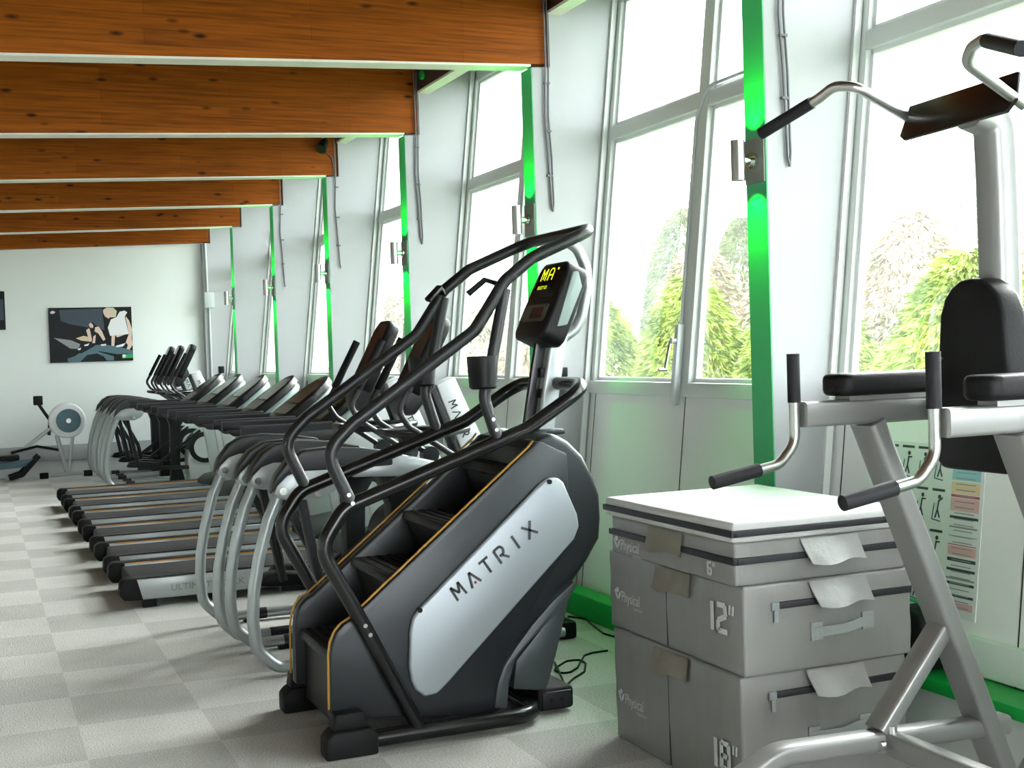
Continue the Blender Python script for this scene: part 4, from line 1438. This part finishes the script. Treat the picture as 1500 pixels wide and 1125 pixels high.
plyo('tallest grey foam box, lettered 18, at the bottom of the stack', 2.435, 3.16, 3.80, 4.76, 0.0, 0.462, '18', (3.985, 0.105, 0.105), (4.72, 0.165), 0.385, 0.455, 0.22, zip_from=0.13)
plyo('grey foam box lettered 12, second from the bottom of the stack', 2.445, 3.175, 3.785, 4.80, 0.462, 0.782, '12', (4.00, 0.60, 0.105), (4.745, 0.585), 0.705, 0.775, 0.60, zip_from=0.13)
plyo('grey foam box lettered 6, with a black zip all round', 2.425, 3.165, 3.80, 4.735, 0.782, 0.938, '6', (3.97, 0.805, 0.048), (4.70, 0.808), 0.872, 0.928, None, seam=False)
plyo('thin brightly lit foam pad lying on top of the grey box stack', 2.41, 3.165, 3.785, 4.755, 0.938, 1.012, None, None, None, 0.972, None, None, seam=False)

# ------------------------------------------------------------------ dip and chin-up station
VY0, VY1 = 2.57, 3.17
VC = (VY0 + VY1) / 2
t = thing('dip_station', 'silver chin-up and dip station with black back pad and arm pads', 'dip station', (2.7, VC, 0))
SQ = rrect(0.075, 0.075, 0.012, 3)
for y in (VY0, VY1):
    s = 1 if y > VC else -1
    bm = B()
    sweep(bm, [(2.51, y, 1.385), (3.10, y, 0.01)], rrect(0.06, 0.115, 0.014, 3), up=(0, 1, 0))
    obj('leaning_upright', bm, 'vkr', t)
    bm = B()
    sweep(bm, fillet([(3.02, y, 0.385), (2.15, y, 0.415), (1.90, y, 0.30), (1.80, y, 0.01)], 0.18, 7), rrect(0.06, 0.08, 0.018, 3), up=(0, 1, 0))
    obj('base_leg', bm, 'vkr', t)
    bm = B()
    sweep(bm, [(2.52, y, 0.43), (2.79, y, 0.74)], rrect(0.05, 0.085, 0.012, 3), up=(0, 1, 0))
    obj('brace', bm, 'vkr', t)
    bm = B()
    sweep(bm, [(2.265, y, 1.418), (2.80, y, 1.418)], SQ, up=(0, 1, 0))
    obj('arm', bm, 'vkr', t)
    # upright and dip grips in one bent tube
    bm = B()
    tube(bm, fillet([(2.245, y, 1.58), (2.245, y, 1.335), (2.19, y, 1.275), (1.98, y, 1.24)], 0.075, 7), 0.0155, 12)
    gt = obj('grip_tube', bm, 'steel', t)
    bm = B()
    cyl(bm, (2.245, y, 1.455), (2.245, y, 1.60), 0.0195, 16)
    obj('hand_grip', bm, 'grip', gt)
    bm = B()
    cyl(bm, (1.955, y, 1.236), (2.115, y, 1.2625), 0.0205, 16)
    obj('dip_grip', bm, 'grip', gt)
    # arm pads
    bm = B()
    prism(bm, rrect(0.46, 0.125, 0.05, 6, 2.60, y), XY, 1.468, 1.535)
    obj('arm_pad', bm, 'pad', t, bevel=0.018, bseg=3)
    bm = B()
    box(bm, 2.42, 2.80, y - 0.035, y + 0.035, 1.453, 1.469)
    obj('pad_plate', bm, 'vkr', t)
bm = B()
sweep(bm, [(2.55, VY0 - 0.02, 0.395), (2.55, VY1 + 0.02, 0.395)], rrect(0.06, 0.075, 0.012, 3), up=(0, 0, 1))
ct = obj('cross_tube', bm, 'vkr', t)
bm = B()
cyl(bm, (2.505, VY1 - 0.045, 0.395), (2.49, VY1 - 0.045, 0.395), 0.02, 12)
obj('bolt', bm, 'chrome', ct)
bm = B()
cyl(bm, (2.54, VY1 - 0.045, 0.432), (2.54, VY1 - 0.045, 0.455), 0.016, 12)
obj('bolt', bm, 'chrome', ct)
# rear mast sweeping forward at the top
bm = B()
sweep(bm, fillet([(2.765, VC, 1.33), (2.757, VC, 2.05), (2.75, VC, 2.255), (2.665, VC, 2.28)], 0.20, 9), rrect(0.10, 0.10, 0.03, 4), up=(0, 1, 0))
obj('mast', bm, 'vkr', t)
bm = B()
sweep(bm, [(2.765, VY0 - 0.02, 1.418), (2.765, VY1 + 0.02, 1.418)], SQ, up=(0, 0, 1))
obj('arm_bridge', bm, 'vkr', t)
# back pad: tall rounded outline, narrower at the top
bm = B()
outl = []
for yy, zz in ((-0.155, 1.27), (-0.163, 1.33), (-0.160, 1.43), (-0.138, 1.56), (-0.131, 1.64), (-0.126, 1.70), (-0.105, 1.75), (-0.075, 1.78), (-0.04, 1.798), (0.0, 1.803)):
    outl.append((VC + yy, zz))
outl = outl + [(2 * VC - a, b) for a, b in outl[-2::-1]] + [(VC + 0.13, 1.245), (VC - 0.13, 1.245)]
prism(bm, outl, YZ, 2.64, 2.735)
obj('back_pad', bm, 'pad', t, bevel=0.022, bseg=3)
bm = B(); box(bm, 2.73, 2.76, VC - 0.04, VC + 0.04, 1.50, 1.58)
obj('pad_bracket', bm, 'vkr', t)
# chin-up plate and bent grips
pn, pf = Vector((2.570, 2.595, 2.285)), Vector((2.660, 3.145, 2.295))
bm = B()
fpl = fr((pn + pf) / 2, pf - pn, (0.30, 0, 0.95))
prism(bm, [(-0.285, -0.03), (-0.255, -0.062), (0.255, -0.062), (0.285, -0.045), (0.265, 0.05), (-0.27, 0.05)], fpl, -0.006, 0.006)
obj('chin_plate', bm, 'blackm', t, bevel=0.003)
for path in ([(2.675, 3.135, 2.305), (2.475, 3.14, 2.395), (2.435, 3.19, 2.405), (2.42, 3.25, 2.378), (2.35, 3.45, 2.305)],
             [(2.60, 2.605, 2.245), (2.40, 2.60, 2.345), (2.385, 2.56, 2.375), (2.365, 2.50, 2.378), (2.27, 2.28, 2.30)]):
    bm = B()
    tube(bm, fillet(path, 0.06, 6), 0.0155, 12)
    cb = obj('chin_bar', bm, 'steel', t)
    bm = B()
    a, b = Vector(path[3]), Vector(path[4])
    tube(bm, [a + (b - a) * 0.12, a + (b - a) * 1.03], 0.0195, 14)
    obj('bar_grip', bm, 'grip', cb)

# ------------------------------------------------------------------ exercise chart on the panel
t = thing('exercise_chart', 'laminated exercise wall chart with small figures, behind the dip station', 'chart', (wx(0.85), 4.2, 0.5))
n_ = Vector((-1, 0, 0.115)).normalized()
fcw = (Vector((wx(0.52), 4.46, 0.52)), Vector((0, -1, 0)), UW, n_)
CW, CH = 0.60, 0.68
bm = B(); prism(bm, [(0, 0), (CW, 0), (CW, CH), (0, CH)], fcw, 0.0, 0.003)
sh = obj('sheet', bm, 'paper', t)
bm = B()
mats = ['ink', 'p_pink', 'p_red', 'p_cyan', 'p_sand', 'p_grey', 'p_steel']
hcol = 0.60


def rect(mi, x0, x1, y0, y1, d=0.0045):
    prism(bm, [(x0 * CW, y0 * CH), (x1 * CW, y0 * CH), (x1 * CW, y1 * CH), (x0 * CW, y1 * CH)], fcw, 0.003, d, mi)


for r_ in range(4):
    yb = 0.02 + r_ * 0.245
    for c_ in range(4):
        xb = 0.03 + c_ * 0.165
        rect(0, xb, xb + 0.12, yb + 0.21, yb + 0.225)
        fx, fy = (xb + 0.06) * CW, (yb + 0.05) * CH
        # a small exercising figure and its machine
        strokes(bm, [((fx, fy + 0.035), (fx + 0.006, fy + 0.075)), ((fx, fy + 0.035), (fx - 0.012, fy)), ((fx, fy + 0.035), (fx + 0.014, fy + 0.002)), ((fx + 0.006, fy + 0.07), (fx + 0.026, fy + 0.06 + 0.012 * ((r_ + c_) % 3)))], 0.006, fcw, 0.003, 0.005, 0)
        prism(bm, ell(0.008, 0.009, 8, fx + 0.008, fy + 0.087), fcw, 0.003, 0.005, 0)
        strokes(bm, [((fx - 0.03, fy - 0.006), (fx - 0.02, fy + 0.06)), ((fx - 0.03, fy - 0.006), (fx + 0.02, fy - 0.012))], 0.005, fcw, 0.003, 0.0045, 6)
for q, (mi, y0, y1) in enumerate(((3, 0.80, 0.86), (4, 0.72, 0.79), (2, 0.70, 0.715), (1, 0.62, 0.695), (0, 0.575, 0.59), (5, 0.52, 0.53), (5, 0.47, 0.475),
                                  (2, 0.42, 0.425), (1, 0.36, 0.415), (0, 0.325, 0.345), (0, 0.27, 0.285), (5, 0.22, 0.23), (0, 0.19, 0.205), (0, 0.12, 0.135), (1, 0.05, 0.09), (3, 0.86, 0.95))):
    rect(mi, 0.71, 0.97, y0, y1)
for q in range(26):
    rect(5, 0.75, 0.93, 0.06 + q * 0.034, 0.0655 + q * 0.034, 0.005)
obj('chart_print', bm, mats, sh)

# ------------------------------------------------------------------ bag on the sill ledge
t = thing('holdall', 'small black bag with a pale tag, on the green ledge behind the foam boxes', 'bag', (3.38, 4.02, 0.325))
bm = B()
prism(bm, rrect(0.21, 0.25, 0.07, 5, 4.02, 0.325 + 0.125), YZ, 3.335, 3.50)
bg = obj('bag_body', bm, 'rubber', t, bevel=0.03, bseg=3)
bm = B()
tube(bm, fillet([(3.40, 3.96, 0.55), (3.38, 3.98, 0.60), (3.38, 4.07, 0.60), (3.40, 4.09, 0.55)], 0.03), 0.007, 8)
obj('strap', bm, 'p_green', bg)
bm = B(); box(bm, 3.329, 3.336, 3.985, 4.025, 0.505, 0.535)
obj('tag', bm, 'p_grey', bg)

# ------------------------------------------------------------------ cords on the carpet
C1 = [(3.08, 6.102), (2.99, 6.101), (2.926, 6.069), (2.842, 5.948), (2.781, 5.853), (2.706, 5.786), (2.662, 5.796), (2.655, 5.863), (2.696, 5.919), (2.793, 6.01), (2.868, 6), (2.854, 5.908), (2.775, 5.762), (2.669, 5.67), (2.574, 5.563)]
bm = B()
pp = [(a, b, 0.006) for a, b in C1]
tube(bm, fillet(pp, 0.05, 4), 0.0055, 6)
tag(obj('power_cord', bm, 'black'), 'looped black power cord on the carpet beside the foam boxes', 'cord', 'black cords on the carpet')
C2 = [(3.272, 7.001), (3.312, 6.931), (3.33, 6.875), (3.299, 6.739), (3.277, 6.624), (3.247, 6.477), (3.269, 6.345)]
bm = B()
tube(bm, fillet([(a, b, 0.006) for a, b in C2], 0.05, 4), 0.006, 6)
tag(obj('power_cord', bm, 'black'), 'black cord running along the foot of the green skirting', 'cord', 'black cords on the carpet')
C3 = [(2.726, 6.016), (2.655, 5.815), (2.574, 5.578), (2.538, 5.486)]
bm = B()
tube(bm, fillet([(a, b, 0.020 if k_ in (1, 2) else 0.007) for k_, (a, b) in enumerate(C3)], 0.05, 4), 0.0055, 6)
tag(obj('power_cord', bm, 'black'), 'short straight black cord ending behind the rear foot of the stair climber', 'cord', 'black cords on the carpet')

# ------------------------------------------------------------------ outside: mist, ground and trees
mm_ = bpy.data.materials.new('mist')
mm_.use_nodes = True
mn = mm_.node_tree
mn.nodes.remove(mn.nodes['Principled BSDF'])
vsn = mn.nodes.new('ShaderNodeVolumeScatter')
vsn.inputs['Density'].default_value = 0.004
vsn.inputs['Anisotropy'].default_value = 0.2
mn.links.new(vsn.outputs[0], mn.nodes['Material Output'].inputs['Volume'])
M['mist'] = mm_
bm = B(); box(bm, 6.5, 68.0, -20, 100, -2.45, 14.0)
mo = tag(obj('morning_mist', bm, 'mist'), 'thin pale mist hanging among the trees outside the windows', 'mist')
mo['kind'] = 'stuff'

bm = B()
box(bm, 3.8, 70.0, -30, 110, -2.6, -2.5)
structure(obj('ground_outside', bm, 'grass'))


def make_tree(x, y, h, r, m, label, seed, group, sprays=5200, cone=0.55):
    rg = random.Random(seed)
    z0 = -2.5
    t = thing('conifer', label, 'tree', (x, y, z0), group)
    bm = B()
    cyl(bm, (x, y, z0), (x, y, z0 + h * 0.8), 0.14, 10, r2=0.04)
    obj('trunk', bm, 'bark', t)
    verts, faces = [], []
    lobes = [(rg.uniform(0, 2 * PI), rg.uniform(0.1, 0.85), rg.uniform(0.25, 0.5)) for _ in range(26)]
    for k in range(sprays):
        a = rg.uniform(0, 2 * PI)
        q = rg.random() ** 0.8                     # height fraction
        prof = (min(1.0, 0.55 + q * 1.6) * max(0.0, 1 - q ** 3.2) ** 0.5) * (1 - cone * q)
        bump = 1.0
        for la, lq, ls in lobes:
            da = abs((a - la + PI) % (2 * PI) - PI)
            bump += 0.16 * math.exp(-(da / ls) ** 2 - ((q - lq) / 0.09) ** 2)
        rad = r * prof * bump * (0.72 + 0.28 * rg.random() ** 0.4)
        p = Vector((x + rad * math.cos(a), y + rad * math.sin(a), z0 + 0.3 + q * (h - 0.3)))
        out = Vector((math.cos(a), math.sin(a), rg.uniform(-1.1, 0.2))).normalized()
        sd = out.cross(Vector((rg.uniform(-.5, .5), rg.uniform(-.5, .5), 1))).normalized()
        for j in range(3):
            L_ = rg.uniform(0.09, 0.20) * max(1.0, r / 1.8)
            w = rg.uniform(0.010, 0.022) * max(1.0, r / 1.8)
            d = (out + sd * rg.uniform(-0.7, 0.7) + Vector((0, 0, -0.3 * j))).normalized()
            s2 = d.cross(Vector((rg.uniform(-1, 1), rg.uniform(-1, 1), rg.uniform(-1, 1)))).normalized()
            i0 = len(verts)
            verts += [p - s2 * w * 0.3, p + d * L_ * 0.5 - s2 * w + Vector((0, 0, 0.01)), p + d * L_, p + d * L_ * 0.5 + s2 * w]
            faces.append((i0, i0 + 1, i0 + 2, i0 + 3))
    me = bpy.data.meshes.new('foliage')
    me.from_pydata([tuple(v) for v in verts], [], faces)
    me.materials.append(M[m])
    o = bpy.data.objects.new('foliage', me)
    COL.objects.link(o)
    o.parent = t
    o.location = (-x, -y, -z0)
    return t


GC = 'trees outside the windows'
GOLD = [
    (9.0, 7.6, 4.7, 1.25, 'leafg', 'golden green tree at the right edge of the nearest window, behind the mast'),
    (9.4, 10.2, 5.0, 1.35, 'leafg', 'golden green tree in the nearest window, just left of the back pad'),
    (9.4, 13.0, 5.0, 1.3, 'leafg', 'feathery golden tree in the second window, hidden partly by the green fin'),
    (9.4, 15.7, 5.1, 1.2, 'leafg', 'feathery golden tree in the second window, left of the winder'),
    (9.4, 18.8, 5.0, 1.25, 'leafg', 'golden tree behind the glass left of the stair climber display'),
    (12.8, 8.9, 6.0, 1.35, 'leafp', 'bronze tinted tree behind the back pad, between two golden trees'),
    (12.8, 11.9, 6.2, 1.35, 'leafp', 'bronze tinted tree behind the left half of the nearest window'),
    (12.8, 15.0, 6.0, 1.35, 'leafp', 'bronze tinted tree in the second window beside the green fin'),
    (12.8, 18.0, 6.1, 1.35, 'leafp', 'bronze tinted tree in the second window above the crank'),
    (12.8, 21.0, 6.0, 1.35, 'leafp', 'bronze tinted tree at the left jamb of the second window'),
    (16.4, 27.6, 7.5, 1.5, 'leafd', 'dark green round-topped tree rising left of the second window mullion'),
    (16.4, 25.0, 7.0, 1.25, 'leafd', 'dark green round-topped tree rising right of the second window mullion'),
    (9.6, 21.4, 4.9, 1.4, 'leafp', 'bronze tree seen through the third window back'),
    (9.8, 25.0, 5.0, 1.6, 'leafp', 'bronze tree seen through the fourth window back'),
    (10.0, 31.0, 5.6, 2.2, 'leafp', 'distant pale tree seen through the far windows, above the treadmills'),
]
for k, (x, y, h, r, m, lb) in enumerate(GOLD):
    make_tree(x, y, h, r, m, lb, 11 + k, GC, 8500, cone=0.32)
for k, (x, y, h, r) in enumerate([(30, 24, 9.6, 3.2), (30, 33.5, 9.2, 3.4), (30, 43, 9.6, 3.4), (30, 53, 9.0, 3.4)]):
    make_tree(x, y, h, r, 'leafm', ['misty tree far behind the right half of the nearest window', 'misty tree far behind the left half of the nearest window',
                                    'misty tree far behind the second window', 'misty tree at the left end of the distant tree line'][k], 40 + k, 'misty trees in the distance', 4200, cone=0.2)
